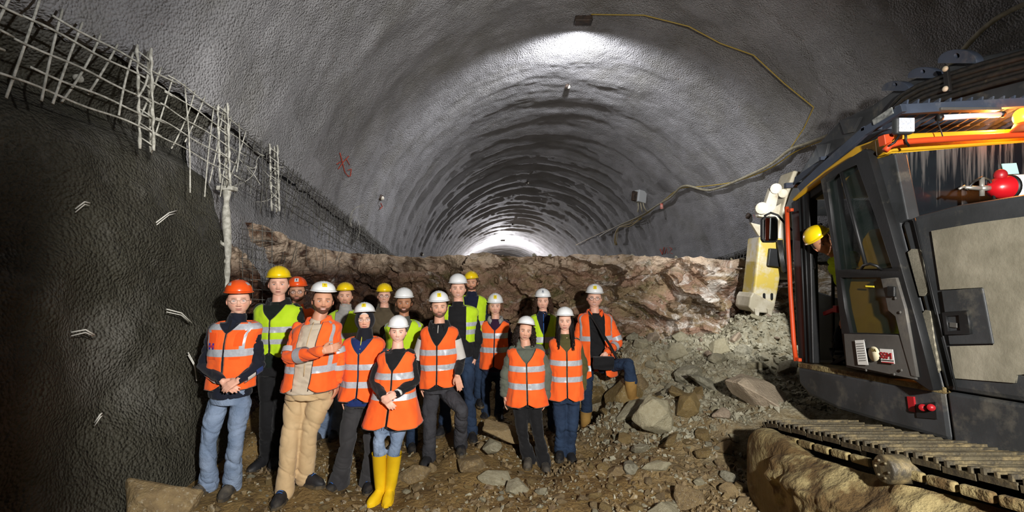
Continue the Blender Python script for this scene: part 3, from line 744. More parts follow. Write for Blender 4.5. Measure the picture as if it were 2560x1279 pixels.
M_JEAND = mat('dark_blue_denim', '30415a', .9, 0, '222d40', 5., (.3, .7), bump=.7, bsc=13, bdist=.03, spec=.2)
M_JEANG = mat('charcoal_denim', '46464a', .9, 0, '2f2f33', 5., (.3, .7), bump=.7, bsc=13, bdist=.03, spec=.2)
def plastic(name, c, r=.3): return mat(name, c, r, spec=.5, coat=.25)
HC = {'white': plastic('white_helmet_shell', 'eef0f0'), 'yellow': plastic('yellow_helmet_shell', 'f2cf10'), 'orange': plastic('orange_helmet_shell', 'f2591c')}
M_BADGE = mat('yellow_badge', 'f0dc3c', .4); M_BADGEG = mat('badge_mark', 'c9a818', .4); M_BADGEW = mat('pale_badge', 'd9dde0', .4); M_BADGEB = mat('dark_badge_mark', '3a4256', .4)
M_SHOE = mat('dusty_black_leather', '1c1c1f', .6, 0, '4a443a', 9, (.5, .75), bump=.4, bsc=40, bdist=.004); M_SHOED = mat('dusty_grey_shoe', '5d564a', .8, 0, '38342f', 9, bump=.4, bsc=40, bdist=.004)
M_SOLE = mat('muddy_sole', '2b2824', .8, 0, '5f5138', 12); M_LACE = mat('shoe_lace', '2a66b8', .7); M_LACEK = mat('black_lace', '1a1a1a', .8)
M_BOOTY = mat('yellow_rubber', 'e8c01c', .3, 0, 'd6ab18', 4, spec=.5, dirt='8d7237', dsc=6, dlo=.62, dhi=.8); M_BOOTT = mat('muddy_tan_rubber', 'b08a4c', .5, 0, '8f6d3a', 6)
M_STRAP = mat('chin_band', '24221f', .7); M_GLASS = mat('spectacle_rim', '8a7a60', .3, .6); M_GLASSK = mat('black_spectacle_rim', '14161c', .3)
M_LENS = mat('spectacle_lens', 'ffffff', .05, alpha=.12, spec=.8)
def G(x, s): return np.exp(-(x/s)**2)
def head_fn(o, off=0.):
    wj = o.get('jaw', .26); smile = o.get('smile', .5); nz = o.get('nose', 1.)
    def fn(p):                      # p on ellipsoid (1,1,1)*unit
        g = p/np.linalg.norm(p, axis=1)[:, None]
        x = g[:, 0]*.0805; z = g[:, 2]*.119; y = np.where(g[:, 1] < 0, g[:, 1]*.092, g[:, 1]*.102)
        t = np.clip(-z/.119, 0, 1); x = x*(1-wj*t**2.2); y = np.where(y > 0, y*(1-.5*np.clip(t, 0, 1)), y*(1-.07*t))
        x = x*(1+.05*G(z+.02, .05))
        F = np.clip(-g[:, 1], 0, 1)**.8*(g[:, 1] < 0)
        ax = np.abs(x); d = 0*x
        br = np.clip((.012-z)/.045, 0, 1)*(z > -.042)
        d += nz*(.017*br**1.15*G(x, .0085+.003*br)*np.clip((z+.046)/.008, 0, 1)+.006*G(x, .011)*G(z+.034, .009)+.008*G(ax-.013, .006)*G(z+.037, .007))
        d += -.0075*G(ax-.031, .016)*G(z-.003, .012)+.0045*G(z-.024, .009)*G(ax-.026, .024)
        d += .0045*G(ax-.043, .018)*G(z+.026+.004*smile, .017)
        zc = -.064+(smile-.15)*17*x*x; m = np.clip(1-(ax/.026)**2, 0, 1)**.5
        d += m*(.0042*G(z-zc-.0055, .0045)+.0052*G(z-zc+.006, .005)-.004*G(z-zc, .0022))
        d += -.003*G(z+.084, .008)*G(x, .025)+.0085*G(z+.104, .016)*G(x, .024)
        d += -.002*G(ax-.036-.1*(-.045-z), .004)*G(z+.052, .016)*smile
        if o.get('beard', 0): d += .004*o['beard']*np.clip((-.05-z)/.02, 0, 1)*(1-G(z-zc, .012)*G(x, .026))
        q = np.stack([x, y-d*F, z], 1)
        if off: q = q+g*off
        return q
    return fn
def head_cols(q, o):
    x, y, z = q.T; ax = np.abs(x); fr = y < -.02; n = len(q)
    sk = np.array(srgb(o['skin'])); c = np.tile(sk, (n, 1)); hair = np.array(srgb(o.get('hair', '2a1d14')))
    def bl(m, col, k=1.):
        m = np.clip(m*k, 0, 1)[:, None]; c[:] = c*(1-m)+np.array(col)*m
    bl(G(ax-.043, .02)*G(z+.03, .02)*fr, sk*np.array([1., .72, .68]), .55)
    bl(G(x, .015)*G(z+.034, .012)*fr, sk*np.array([1., .75, .7]), .45)
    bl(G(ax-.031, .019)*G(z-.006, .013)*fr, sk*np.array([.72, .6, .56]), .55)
    sm = o.get('smile', .5); zc = -.064+(sm-.15)*17*x*x; m = np.clip(1-(ax/.025)**4, 0, 1)*fr
    lip = np.array(srgb(o.get('lip', 'a85f56')))
    nse = .5+.5*vn(q*420, 3)
    b = o.get('beard', 0)
    if b:
        k = np.clip((-.045-z+.55*np.clip(ax-.045, 0, 1)+.4*np.clip(y+.06, 0, .06))/.012, 0, 1)*(y < .012)
        k = np.maximum(k, G(z-zc-.017, .006)*G(x, .027)*fr)
        k = np.maximum(k, np.clip((ax-.062)/.008, 0, 1)*(z < .01)*(y < -.0)*(y > -.05))
        k = k*(1-m*G(z-zc, .009)); 
        if o.get('goatee'): k = k*np.clip(1-(ax-.026)/.012, 0.12, 1)
        bl(k*(.75+.25*nse)*(z > -.14), hair*.9, min(.95, .15+b*.8))
    bl(m*(G(z-zc-.0045, .0042)+G(z-zc+.0055, .005)), lip, .85)
    if sm > .6: bl(np.clip(1-(ax/.019)**4, 0, 1)*fr*np.clip(1.25-np.abs(z-zc+.0)/.0028, 0, 1), (.8, .77, .7))
    else: bl(m*G(z-zc, .0016), lip*.35, .9)
    zb = .0255-6.*(ax-.03)**2; bl(np.clip((1.15-np.abs(z-zb)/.0060), 0, 1)*(ax > .012)*(ax < .052)*fr*(.75+.25*nse), hair*.6, o.get('brow', .85))
    bl(np.clip(1.2-np.abs(z-.0125+9*(ax-.031)**2)/.0022, 0, 1)*(ax > .016)*(ax < .046)*fr, hair*.4, .7)
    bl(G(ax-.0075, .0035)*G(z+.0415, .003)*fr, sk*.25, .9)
    return np.clip(c, 0, 1)
def ring_at(c, s, f, w, d, n=48, e=2.4, th=None):
    th = np.arange(n)*2*math.pi/n if th is None else th
    cx = np.sign(np.sin(th))*np.abs(np.sin(th))**(2/e); cy = np.sign(np.cos(th))*np.abs(np.cos(th))**(2/e)
    return c+s*(w*cx)[:, None]+f*(d*cy)[:, None]
def unit(a): a = np.asarray(a, float); return a/max(np.linalg.norm(a), 1e-9)
def hand(mb, w, d, nrm, thumb, k=1., curl=.5):
    d = unit(d); nrm = unit(nrm-d*np.dot(nrm, d)); s = unit(np.cross(d, nrm))*thumb   # s points to the thumb side
    for i, o_ in enumerate((.030, .010, -.010, -.028)):
        b = w+d*(.088-.004*abs(i-1))*k+s*o_*k
        mb.cap(w+s*o_*.55*k+d*.005, b, .0165*k, .0125*k, 10)
        L = (.042, .047, .044, .034)[i]*k; q = b; dd = d
        for j, l in enumerate((1, .62, .5)):
            a = curl*(.55 if j == 0 else .75); dd = unit(dd*math.cos(a)+nrm*math.sin(a)); e = q+dd*L*l+s*(.0015*(1.5-i))*k
            mb.cap(q, e, (.0102-.0009*j)*k, (.0094-.0009*j)*k, 10); q = e
    b = w+d*.02*k+s*.024*k; e1 = b+(d*.55+s*.62+nrm*.25)*.042*k; e2 = e1+unit(d*.85+s*.3+nrm*.35*(1+curl))*.033*k; e3 = e2+unit(d*.95+nrm*.5)*.026*k
    mb.cap(b, e1, .0165*k, .013*k, 10); mb.cap(e1, e2, .012*k, .0108*k, 10); mb.cap(e2, e3, .0108*k, .0088*k, 10)
def fold_fn(seed, a=.006, sx=7., sz=13.):
    def f(co):
        q = co*np.array([sx, sx, sz])+seed*7.1
        w_ = q+.6*np.stack([vn(q*.7+i*9, seed+i) for i in range(3)], -1); w_[:, 2] += .5*w_[:, 0]
        return a*fbm(q*.8, 2, seed)*.9+a*.25-a*1.5*(1-np.abs(vn(w_*np.array([.55, .55, 1.0])+3, seed+5)))**6-a*.7*(1-np.abs(vn(w_*np.array([1.2, 1.2, 1.9])+8, seed+6)))**5
    return f
def hem_pts(ring_fn): return ring_fn
def arm_band(mb, a, b, ra, rb, t0, t1, off=.006, arc=None, mi=0):
    q = [a+(b-a)*t for t in np.linspace(t0, t1, 6)]; r = [ra+(rb-ra)*t+off for t in np.linspace(t0, t1, 6)]
    if arc is None: mb.tube(q, r, 24, mi, cap=False)
    else:
        d = unit(b-a); u = unit(np.cross(d, [0, 1, 0])); v = np.cross(d, u); th = np.linspace(arc[0], arc[1], 12)
        Gd = np.array([p+u[None]*(rr*np.cos(th))[:, None]+v[None]*(rr*np.sin(th))[:, None] for p, rr in zip(q, r)]); mb.grid(Gd, mi)
def shoe(root, p, toe, k, kind, name='shoe'):
    toe = unit(np.array([toe[0], toe[1], toe[2] if len(toe) > 2 else 0])); side = unit(np.cross(toe, [0, 0, 1])); up = np.cross(side, toe)
    S = np.linspace(0, 1, 16); Wd = np.interp(S, [0, .06, .3, .65, .88, 1], [.016, .034, .038, .048, .040, .014])*k; H = np.interp(S, [0, .1, .35, .55, .8, 1], [.05, .085, .095, .068, .052, .022])*k
    L = .29*k; c0 = p-toe*L*.45
    th = np.linspace(0, math.pi, 15)
    rows = []
    for s, w_, h in zip(S, Wd, H):
        q = c0+toe*L*s; x = np.cos(th)*w_*(1+.0*th); z = .022*k+np.sin(th)**.75*h
        x = np.concatenate([x, [-w_, w_]]); z = np.concatenate([z, [.008, .008]])
        rows.append(q+side*x[:, None]+up*z[:, None])
    body = MB(); Gd = np.array(rows); body.grid(Gd, wrap=True)
    n = Gd.shape[1]; body.add(Gd[0], [tuple(range(n))]); body.add(Gd[-1], [tuple(range(n-1, -1, -1))])
    an = c0+toe*L*.27
    m = {'black': M_SHOE, 'grey': M_SHOED, 'yellow': M_BOOTY, 'tan': M_BOOTT}[kind]
    if kind in ('black', 'grey'): body.tube([an+up*.04*k, an+up*.09*k, an+up*.135*k], [.04*k, .045*k, .05*k], 16, cap=False)
    else:
        pass
    if kind in ('yellow', 'tan'):
        kn = root['_kn'] if False else shoe.top; body.tube([an+up*.03*k, an+up*.08*k, an+(kn-an)*.35, an+(kn-an)*.7, kn, kn+unit(kn-an)*.01], [.045*k, .049*k, .052*k, .060*k, .066*k, .068*k], 22, cap=False)
    me = remesh(body, name, m, .0075, 2, None) if False else body.mesh(name, m)
    o = link(name, me, root)
    sol = MB(); x = np.concatenate([Wd*1.08, -Wd[::-1]*1.08]); s = np.concatenate([S, S[::-1]]); q = c0+toe*(L*(s*1.02-.01))[:, None]+side*x[:, None]
    N = len(q); sol.add(np.vstack([q+up*.024*k, q-up*.002]), [tuple(range(N)), tuple(range(2*N-1, N-1, -1))]+[(i, N+i, N+(i+1) % N, (i+1) % N) for i in range(N)], 0, False)
    sol.build('sole', M_SOLE if kind != 'yellow' else M_BOOTY, o)
    if kind in ('black', 'grey'):
        mb = MB()
        for s_ in (.42, .49, .56, .63):
            h = np.interp(s_, S, H)+.026*k; w_ = .022*k; c = c0+toe*L*s_
            mb.tube([c+side*w_+up*(h-.006), c+up*(h+.003), c-side*w_+up*(h-.006)], .0028, 5)
        mb.build('lace', M_LACE if shoe.blue else M_LACEK, o)
    return o
shoe.blue = False; shoe.top = None
def person(sp):
    Y = sp['Y']; hx, top, chin = sp['head']; dyh = sp.get('dyh', 0); g = lambda n, dy=0: (None if n is None else P(n[0], n[1], Y+(n[2] if len(n) > 2 else dy)))
    s = FPX/(Y+dyh); hs = (chin-top)/s/.292; k = sp.get('k', hs)
    HD = P(hx, chin, Y+dyh)+np.array([0, 0, .117*hs])
    if 'hd' in sp: HD = P(sp['hd'][0], sp['hd'][1], Y); hs = sp['hd'][2]
    foots = [g(f) for f in sp['feet']]
    base = (foots[0]+foots[1])/2; root = empty('person', base, sp['label'], 'person')
    yaw, pitch, roll = [math.radians(a) for a in sp.get('rot', (0, 0, 0))]
    face = math.atan2(HD[0], HD[1])          # turn towards the camera
    Rm = np.array((Matrix.Rotation(-face*.85+yaw, 3, 'Z') @ Matrix.Rotation(roll, 3, 'Y') @ Matrix.Rotation(pitch, 3, 'X')))
    W = lambda q: (np.asarray(q, float)*hs) @ Rm.T+HD
    nb = g(sp.get('neck', (hx-(hx-(sp['shA'][0]+sp['shB'][0])/2)*.5, chin+sp.get('nd', .030)*s)))
    nb[1] = Y+sp.get('dyn', dyh*.7)
    A, B = [g((q[0], q[1]-.025*s)+tuple(q[2:])) for q in (sp['shA'], sp['shB'])]; eA, eB = g(sp['elA']), g(sp['elB']); wA, wB = g(sp['wrA']), g(sp['wrB'])
    hA, hB = g(sp['hipA']), g(sp['hipB']); kA, kB = g(sp['knA'], -.05), g(sp['knB'], -.05)
    pel = (hA+hB)/2; up = unit(nb-pel); L = np.linalg.norm(nb-pel)
    toes = sp.get('toes', ((-.25, -1), (.25, -1)))
    an = []
    for f, t in zip(foots, toes):
        t = unit(np.array([t[0], t[1], 0])); an.append(f-t*.052*k+np.array([0, 0, .085*k]))
    sS = unit(B-A); sH = unit(hB-hA); hw = np.linalg.norm(B-A)/2
    def frame(t):
        a = np.clip(t, 0, 1); sd = unit(sS*a+sH*(1-a)); fr = unit(np.cross(up, sd)); fr = fr if fr[1] < 0 else -fr; return sd, fr
    bw = sp.get('build', 1.)*k
    tsh = float(np.clip(np.dot((A+B)/2-pel, up)/L, .7, .9)); A0 = A; A = A+sS*.022*k-up*.024*k; B = B-sS*.022*k-up*.024*k
    TW = lambda t: np.interp(t, [-.4, -.1, 0, .3, .52, tsh-.13, tsh-.03, tsh+.02, tsh+.02+.3*(1-tsh), tsh+.02+.55*(1-tsh), 1.0], np.array([.165, .163, .160, .150, .165, 0, 0, 0, 0, 0, .062])*bw+np.array([0, 0, 0, 0, 0, hw-.006, hw+.006, hw*.97, hw*.78, hw*.50, 0]))
    TD = lambda t: np.interp(t, [-.4, -.1, 0, .3, .55, .72, .83, .92, 1.0], np.array([.125, .125, .122, .112, .122, .125, .108, .082, .062])*bw*sp.get('belly', 1.))
    CT = lambda t: pel+up*(L*t)
    tY = lambda y: (pel_y-y)/(pel_y-nb_y)
    pel_y = (sp['hipA'][1]+sp['hipB'][1])/2; nb_y = CY-(nb[2]-CAMZ)*FPX/nb[1]
    seed = sp['seed']; res = .0085 if Y < 5.2 else .0105
    def torso(mb, t0, t1, o_, n=40, flare=0):
        ts = np.linspace(t0, t1, 26); R_ = []
        for t in ts:
            sd, fr = frame(t); R_.append(ring_at(CT(t), sd, fr, TW(t)+o_+flare*max(0, .4-t), TD(t)+o_+flare*max(0, .4-t), n))
        Gd = np.array(R_); mb.grid(Gd[:, ::-1], wrap=True); mb.add(Gd[0], [tuple(range(n))]); mb.add(Gd[-1], [tuple(range(n-1, -1, -1))])
    # --- body
    sk = sp['skin']; mb = MB(); torso(mb, -.02, .90, -.045)
    mb.chain([(nb-up*.05, .062*k), (nb+up*.03, .056*k), (W((0, .018, -.085)), .052*hs)], 20)
    for a, e, wr in ((A, eA, wA), (B, eB, wB)): mb.chain([(a, .036*k), (e, .029*k), (wr, .025*k)])
    for h, kn, a in ((hA, kA, an[0]), (hB, kB, an[1])): mb.chain([(h, .052*k), (kn, .032*k), (a, .026*k)])
    for f, a in zip(foots, an): mb.cap(a, f+np.array([0, -.01, .045])*k, .030*k, .024*k)
    hd = sp.get('hands', ({}, {}))
    for (e, wr, th, h) in ((eA, wA, 1, hd[0]), (eB, wB, -1, hd[1])):
        if h is None: continue
        d = unit(wr-e); hand(mb, wr, h.get('d', d), np.array(h.get('n', (-.9*th*-1, .1, 0.)), float), h.get('th', th), k*.88*h.get('k', 1), h.get('curl', .35))
    bme = remesh(mb, 'body', M_SKIN, .0062 if Y < 5.3 else .008, 2)
    bv = verts_of(bme); out = MB(); out.add(bv, [tuple(p.vertices) for p in bme.polygons]); bpy.data.meshes.remove(bme)
    nb_v = len(bv); q = 1. if Y < 5.3 else .75
    fn = head_fn(sp); tmp = MB()
    nu, nv = int(132*q), int(140*q)
    def warp(p):
        a = np.arctan2(p[:, 0], -p[:, 1]); r_ = np.hypot(p[:, 0], p[:, 1]); a2 = a-.42*np.sin(a)
        return np.stack([np.sin(a2)*r_, -np.cos(a2)*r_, p[:, 2]], 1)
    tmp.ell((0, 0, 0), (1, 1, 1), None, nu, nv, fn=lambda p: fn(warp(p))); hv = tmp.v[0]
    cols = head_cols(hv, sp); out.add(W(hv), tmp.f)
    for sx in (-1, 1):        # ears
        t2 = MB(); t2.ell((sx*.0805, .008, -.004), (.009, .019, .030), np.array(Matrix.Rotation(sx*.35, 3, 'Z') @ Matrix.Rotation(-.2, 3, 'X')), 16, 12,
                          fn=lambda p: p*np.array([1, 1, 1])*(1-.25*G(p[:, [1]]/.019, .5)*G(p[:, [2]]/.03, .6)*0)); c_ = np.tile(np.array(srgb(sk))*np.array([.95, .78, .74]), (len(t2.v[0]), 1))
        out.add(W(t2.v[0]), t2.f); cols = np.vstack([cols, c_])
    ncol = [np.tile(np.array(srgb(sk))*np.array([.93, .86, .84]), (nb_v, 1)), cols]
    ge = sp.get('gaze', (0, 0))
    for sx in (-1, 1):        # eyeballs and lids
        c = np.array([sx*.0315, -.0690, .003]); t2 = MB(); t2.ell((0, 0, 0), (.0165, .0122, .0122), None, 36, 30); v = t2.v[0]
        an_ = np.hypot(v[:, 0]-ge[0]*.008, v[:, 2]-ge[1]*.008)+1.*(v[:, 1] > 0); cc = np.tile([.60, .57, .54], (len(v), 1))
        ir = np.array(srgb(sp.get('iris', '4a3220'))); cc[an_ < .0061] = ir; cc[an_ < .0030] = [.01, .01, .01]
        out.add(W(v+c), t2.f, 1); ncol.append(cc)
        for dz, rr in ((.0078, .0136), (-.0100, .0132)):
            t3 = MB(); t3.ell(c+np.array([0, .0016, dz]), (rr*1.38, rr, rr*.86), None, 18, 14); v = t3.v[0]
            lc = np.tile(np.array(srgb(sk))*np.array([.8, .68, .64]), (len(v), 1)); out.add(W(v), t3.f); ncol.append(lc)
    me = out.mesh('body', [M_SKIN, M_EYE]); ca = me.color_attributes.new('Col', 'FLOAT_COLOR', 'POINT'); cc = np.vstack(ncol); cc = np.hstack([cc, np.ones((len(cc), 1))]).astype(np.float32)
    ca.data.foreach_set('color', cc.reshape(-1)); link('body', me, root)
    # --- hair
    hc = sp.get('hair', '2a1d14'); M_H = mat('hair_'+hc, hc, .55, 0, None, bump=.8, bsc=160, bdist=.004, spec=.3)
    st = sp.get('hairstyle', 'short')
    sh_m = MB(); sh_m.ell((0, 0, 0), (1, 1, 1), None, 60, 44, fn=head_fn(dict(sp, beard=0), .005 if st == 'short' else .012)); v = sh_m.v[0]
    if st != 'hijab':
        keep = (v[:, 2] > .05) | ((v[:, 1] > .012) & (v[:, 2] > (-.045 if st == 'short' else -.09))) | ((np.abs(v[:, 0]) > .066) & (v[:, 1] > -.035) & (v[:, 2] > (-.005 if st == 'short' else -.03)))
        keep &= ~((v[:, 2] > .04) & (v[:, 1] < -.03) & (v[:, 2] < .088))
    else: keep = (v[:, 1] > -.022) | (((v[:, 0]/.052)**2+((v[:, 2]+.012)/.084)**2) > 1)
    fs = [f for f in sh_m.f if all(keep[i] for i in f)]
    if st == 'hijab':
        M_HJ = cloth('navy_headscarf', '15171f'); hj = MB(); hj.add(W(v), fs)
        ts = np.linspace(0, 1, 9); rg = []
        for t in ts:
            c = W((0, .012-.008*t, -.075))*(1-t)+(nb+up*(-.06))*t; rg.append(ring_at(c, Rm[:, 0], -Rm[:, 1], (.062+.03*t)*hs, (.075+.012*t)*hs, 28, 2.1))
        hj.grid(np.array(rg), wrap=True); link('headscarf', hj.mesh('headscarf', M_HJ), root, solid=.004)
        kb = keep & (v[:, 2] > .02) & (v[:, 1] < 0); v2 = np.array(v); v2 *= .985
        r0 = [W((.0615*math.sin(a), -.074*math.cos(a)-.012, .050+.014*math.cos(a))) for a in np.linspace(-1.15, 1.15, 20)]
        MB().tube(r0, .006*hs, 6).build('white_undercap', cloth('white_cloth', 'd8d6d4'), root)
    else:
        hm = MB(); hm.add(W(v), fs)
        if st in ('long', 'curly', 'tied'):
            r = np.random.default_rng(seed); n = {'long': 420, 'curly': 330, 'tied': 60}[st]; ln = sp.get('hairlen', .30)
            for i in range(n):
                a = r.uniform(-2.35, 2.35); x = math.sin(a)*.080; y = .02+math.cos(a)*.078
                if y < -.045: continue
                z0 = r.uniform(.0, .055); l = ln*r.uniform(.7, 1.05)*(1 if st != 'tied' else .35); cu = .009 if st == 'curly' else .003
                ph = r.uniform(0, 6.28); fq = r.uniform(2, 4) if st == 'curly' else 1.6; spd = .5 if st == 'curly' else .28; of = r.uniform(.95, 1.28 if st == 'curly' else 1.12)
                pts = []
                for t in np.linspace(0, 1, 13):
                    e = (1+spd*t*(1 if t < .6 else 1-.5*(t-.6)))*of
                    pts.append((x*e+cu*math.sin(ph+fq*t*6), y*e-.03*t*(y < 0)+cu*math.cos(ph+fq*t*6), z0-l*t))
                pp = W(np.array(pts)); 
                if st == 'long': pp[:, 1] -= np.clip(np.linspace(0, 1, 13)-.45, 0, 1)*.16*(1 if r.random() < .6 else 0)
                hm.tube(pp, np.linspace(.0075, .003, 13)*hs*(1. if st == 'curly' else 1.35), 6)
        hm.build('hair', M_H, root)
    # --- helmet
    hp = sp.get('hpitch', 0); RH = Rm @ np.array(Matrix.Rotation(math.radians(hp), 3, 'X')); WH = lambda q: (np.asarray(q, float)*hs) @ RH.T+W((0, .006, .080+sp.get('rim', 0)))
    ridge = sp.get('ridge', 1)
    def dome(th, ph, off=0.):   # th 0 top .. pi/2 rim; ph 0 = front
        x = np.sin(th)*np.sin(ph); y = -np.sin(th)*np.cos(ph); z = np.cos(th)*(.70-sp.get('rim', 0)/.134)
        rr = .0045*ridge*(G(x*.112, .007)+.75*G(np.abs(x)*.112-.026, .006))*np.clip(z*2.2-.25, 0, 1)*np.clip(1.3-np.abs(y)*.8, 0, 1)
        kx = .0995+off+rr; return np.stack([x*kx, y*(.124+off+rr), z*(.134+off+rr)], -1)
    TH = np.linspace(0.001, math.pi/2, 26); PH = np.arange(72)*2*math.pi/72; rows = [dome(np.full(72, t), PH) for t in TH]
    fc = np.clip(np.cos(PH), 0, 1)**1.5; bc = np.clip(-np.cos(PH), 0, 1)**2
    for j, (o_, dz) in enumerate(((.004, -.003), (.009, -.006), (.010, -.009))):
        r_ = dome(np.full(72, math.pi/2), PH); d_ = r_/np.linalg.norm(r_, axis=1)[:, None]; e = o_*(1+.2*bc)+fc*(.006, .020, .022)[j]
        r_ = r_+d_*e[:, None]; r_[:, 2] += dz-.003*fc*j; rows.append(r_)
    hb = MB(); hb.grid(WH(np.array(rows).reshape(-1, 3)).reshape(len(rows), 72, 3)[:, ::-1], wrap=True)
    hat = link('hard_hat', hb.mesh('hard_hat', HC[sp['hat']]), root, solid=.003, label=sp['hat']+' hard hat')
    mb = MB(); mb.tube([WH((.091*math.sin(a), -.112*math.cos(a), -.008)) for a in np.arange(32)*2*math.pi/32], .008*hs, 6, closed=True, ell=(.5, 1.3)); mb.build('headband', mat('leather_band', '8a5a34', .7) if sp.get('band') else M_STRAP, hat)
    if sp.get('badge', 1):
        def patch(x0, x1, z0, z1, off, m, nm):
            zk = (.70-sp.get('rim', 0)/.134)/.70; xs = np.linspace(x0, x1, 8); zs = np.linspace(z0*zk, z1*zk, 8); Gd = np.zeros((8, 8, 3))
            for i, z in enumerate(zs):
                ct = min(.97, z/(.134*(.70-sp.get('rim', 0)/.134))); th = math.acos(ct); sph = np.clip(xs/(.0995*math.sin(th)), -1, 1); Gd[i] = dome(np.full(8, th), np.arcsin(sph), off)
            MB().grid(WH(Gd.reshape(-1, 3)).reshape(8, 8, 3)).build(nm, m, hat)
        c1, c2 = (M_BADGE, M_BADGEG) if sp.get('badge', 1) == 1 else (M_BADGEW, M_BADGEB)
        patch(-.019, .019, .034, .070, .0055, c1, 'badge'); patch(-.005, .006, .046, .064, .0068, c2, 'badge_mark'); patch(-.012, .012, .038, .041, .0068, c2, 'badge_mark')
    if sp['hat'] == 'orange' and sp.get('tape'):
        for a0 in (-1.1, .75, -.12):
            mb = MB(); th = np.linspace(*((.75, 1.05) if abs(a0) > .3 else (.1, .3)), 6); ph = np.linspace(a0, a0+.42, 8)
            mb.grid(WH(np.array([dome(np.full(8, t), ph+.4*(t-.9), .004) for t in th]).reshape(-1, 3)).reshape(6, 8, 3)); mb.build('reflective_sticker', M_REFL, hat)
    # --- glasses
    if sp.get('glasses'):
        gm = M_GLASSK if sp['glasses'] == 2 else M_GLASS; mb = MB(); ln = MB()
        for sx in (-1, 1):
            rg = [W((sx*.032+.024*math.cos(a), -.094+.010*abs(math.cos(a))*(sx*math.cos(a) > 0), .000+.019*math.sin(a))) for a in np.arange(24)*2*math.pi/24]
            mb.tube(rg, .0010*hs*(1.7 if sp['glasses'] == 2 else 1), 5, closed=True); ln.add(rg, [tuple(range(24))])
            mb.tube([W((sx*.056, -.086, .003)), W((sx*.074, -.05, .004)), W((sx*.081, .005, .006))], .0013*hs, 5)
        mb.tube([W((-.009, -.094, .004)), W((0, -.097, .007)), W((.009, -.094, .004))], .0014*hs, 5)
        o = mb.build('glasses', gm, root); ln.build('lens', M_LENS, o)
    # --- trousers and shoes
    tr = sp['trousers']; tm = tr[0]; hem = tr[1] if len(tr) > 1 else .068; mb = MB(); torso(mb, -.03, .24, .000)
    hemt = tr[2] if len(tr) > 2 else 1.0
    for h, kn, a in ((hA, kA, an[0]), (hB, kB, an[1])):
        e = kn+(a-kn)*hemt-np.array([0, 0, .035*k if hemt > .9 else 0])
        mb.chain([(h-up*.03, .088*k*sp.get('build', 1)), ((h+kn)/2, .080*k*sp.get('leg', 1)), (kn, .064*k*sp.get('leg', 1)), ((kn+e)/2, (.062+hem)/2*k), (e, hem*k)], 18)
    link('trousers', remesh(mb, 'trousers', tm, res, 9, fold_fn(seed+3, .0085, 7., 8.)), root)
    for i, (f, t) in enumerate(zip(foots, toes)):
        ft = sp.get('shoes', 'black'); shoe.top = an[i]+((kA, kB)[i]-an[i])*(.74 if ft == 'yellow' else .52); shoe.blue = sp.get('blue', False)
        shoe(root, f-np.array([0, 0, .0]), t, k*sp.get('fk', 1.07), ft, 'shoe' if ft in ('black', 'grey') else 'rubber_boot')
    # --- upper garment
    jk = sp['jacket']; mb = MB(); jh = tY(jk['hem']) if 'hem' in jk else -.02; torso(mb, jh, .96, .014*1+jk.get('puff', 0))
    ra, re, rw = [x*k+jk.get('puff', 0) for x in (.060, .053, .040)]
    if not jk.get('nosleeve'):
        for a, e, wr in ((A, eA, wA), (B, eB, wB)): mb.chain([(a, ra), ((a+e)/2, (ra+re)/2*1.0), (e, re), (wr+(e-wr)*.06, rw)], 18)
    if jk.get('collar', 1): mb.tube([nb-up*.10, nb-up*.04, nb+up*.0, nb+up*jk.get('ch', .015)], [.10*k, .078*k, .070*k, .066*k], 28)
    if jk.get('lapel'):
        sd, fr = frame(1.); cs = []
        for h_, r_ in ((-.045, .105), (-.01, .092), (.03, .088), (.034, .096), (.0, .108), (-.025, .116)):
            th = np.linspace(.55, 2*math.pi-.55, 40); cs.append(ring_at(nb+up*h_+(-fr)*.0, sd, fr, r_*k, r_*k, th=th, e=2.))
            cs[-1] = cs[-1]-up*(.05*np.clip(np.cos(th), 0, 1)**2)[:, None]
        link('collar', MB().grid(np.array(cs)).mesh('collar', jk['lapel']), root, solid=.004)
    if jk.get('hood'):
        for sx in (-1, 1): mb.chain([(nb+sS*sx*.085*k-up*.02+np.array([0, -.02, 0]), .035*k), (nb+sS*sx*.08*k+up*.02+np.array([0, .06, 0]), .045*k), (nb+np.array([0, .11, .02]), .05*k)], 14)
    link(jk.get('name', 'jacket'), remesh(mb, 'jacket', jk['m'], res, 4, fold_fn(seed, .009)), root)
    if jk.get('zip'):
        pts = [];
        for t in np.linspace(.99, jk.get('zt', .3), 14):
            sd, fr = frame(t); pts.append(CT(t)+fr*(TD(t)+.012+jk.get('puff', 0)))
        MB().tube(pts, .004, 6).build('zip', jk['zip'], root)
    if jk.get('nosleeve'):
        for a, e, wr in ((A, eA, wA), (B, eB, wB)):
            mb = MB(); mb.chain([(a, ra*1.08), ((a+e)/2, (ra+re)/2*1.1), (e, re*1.12), (wr+(e-wr)*.06, rw*1.15)], 18)
            o = link('sleeve', remesh(mb, 'sleeve', jk['sleeve'], res, 4, fold_fn(seed+9, .012)), root)
            b2 = MB(); arm_band(b2, a, e, ra*1.1, re*1.14, .72, .90, .009); arm_band(b2, e, wr, re*1.14, rw*1.15, .30, .50, .009); b2.build('reflective_strip', M_REFL, o)
    for bd in sp.get('bands', ()):   # (arm, segment, t0, t1, material, arc)
        a, e, wr = (A, eA, wA) if bd[0] == 'A' else (B, eB, wB); mb = MB()
        if bd[1] == 0: arm_band(mb, a, e, ra, re, bd[2], bd[3], .008, bd[5] if len(bd) > 5 else None)
        else: arm_band(mb, e, wr, re, rw, bd[2], bd[3], .008, bd[5] if len(bd) > 5 else None)
        mb.build('sleeve_panel', bd[4], root)
    # --- vest
    vt = sp.get('vest')
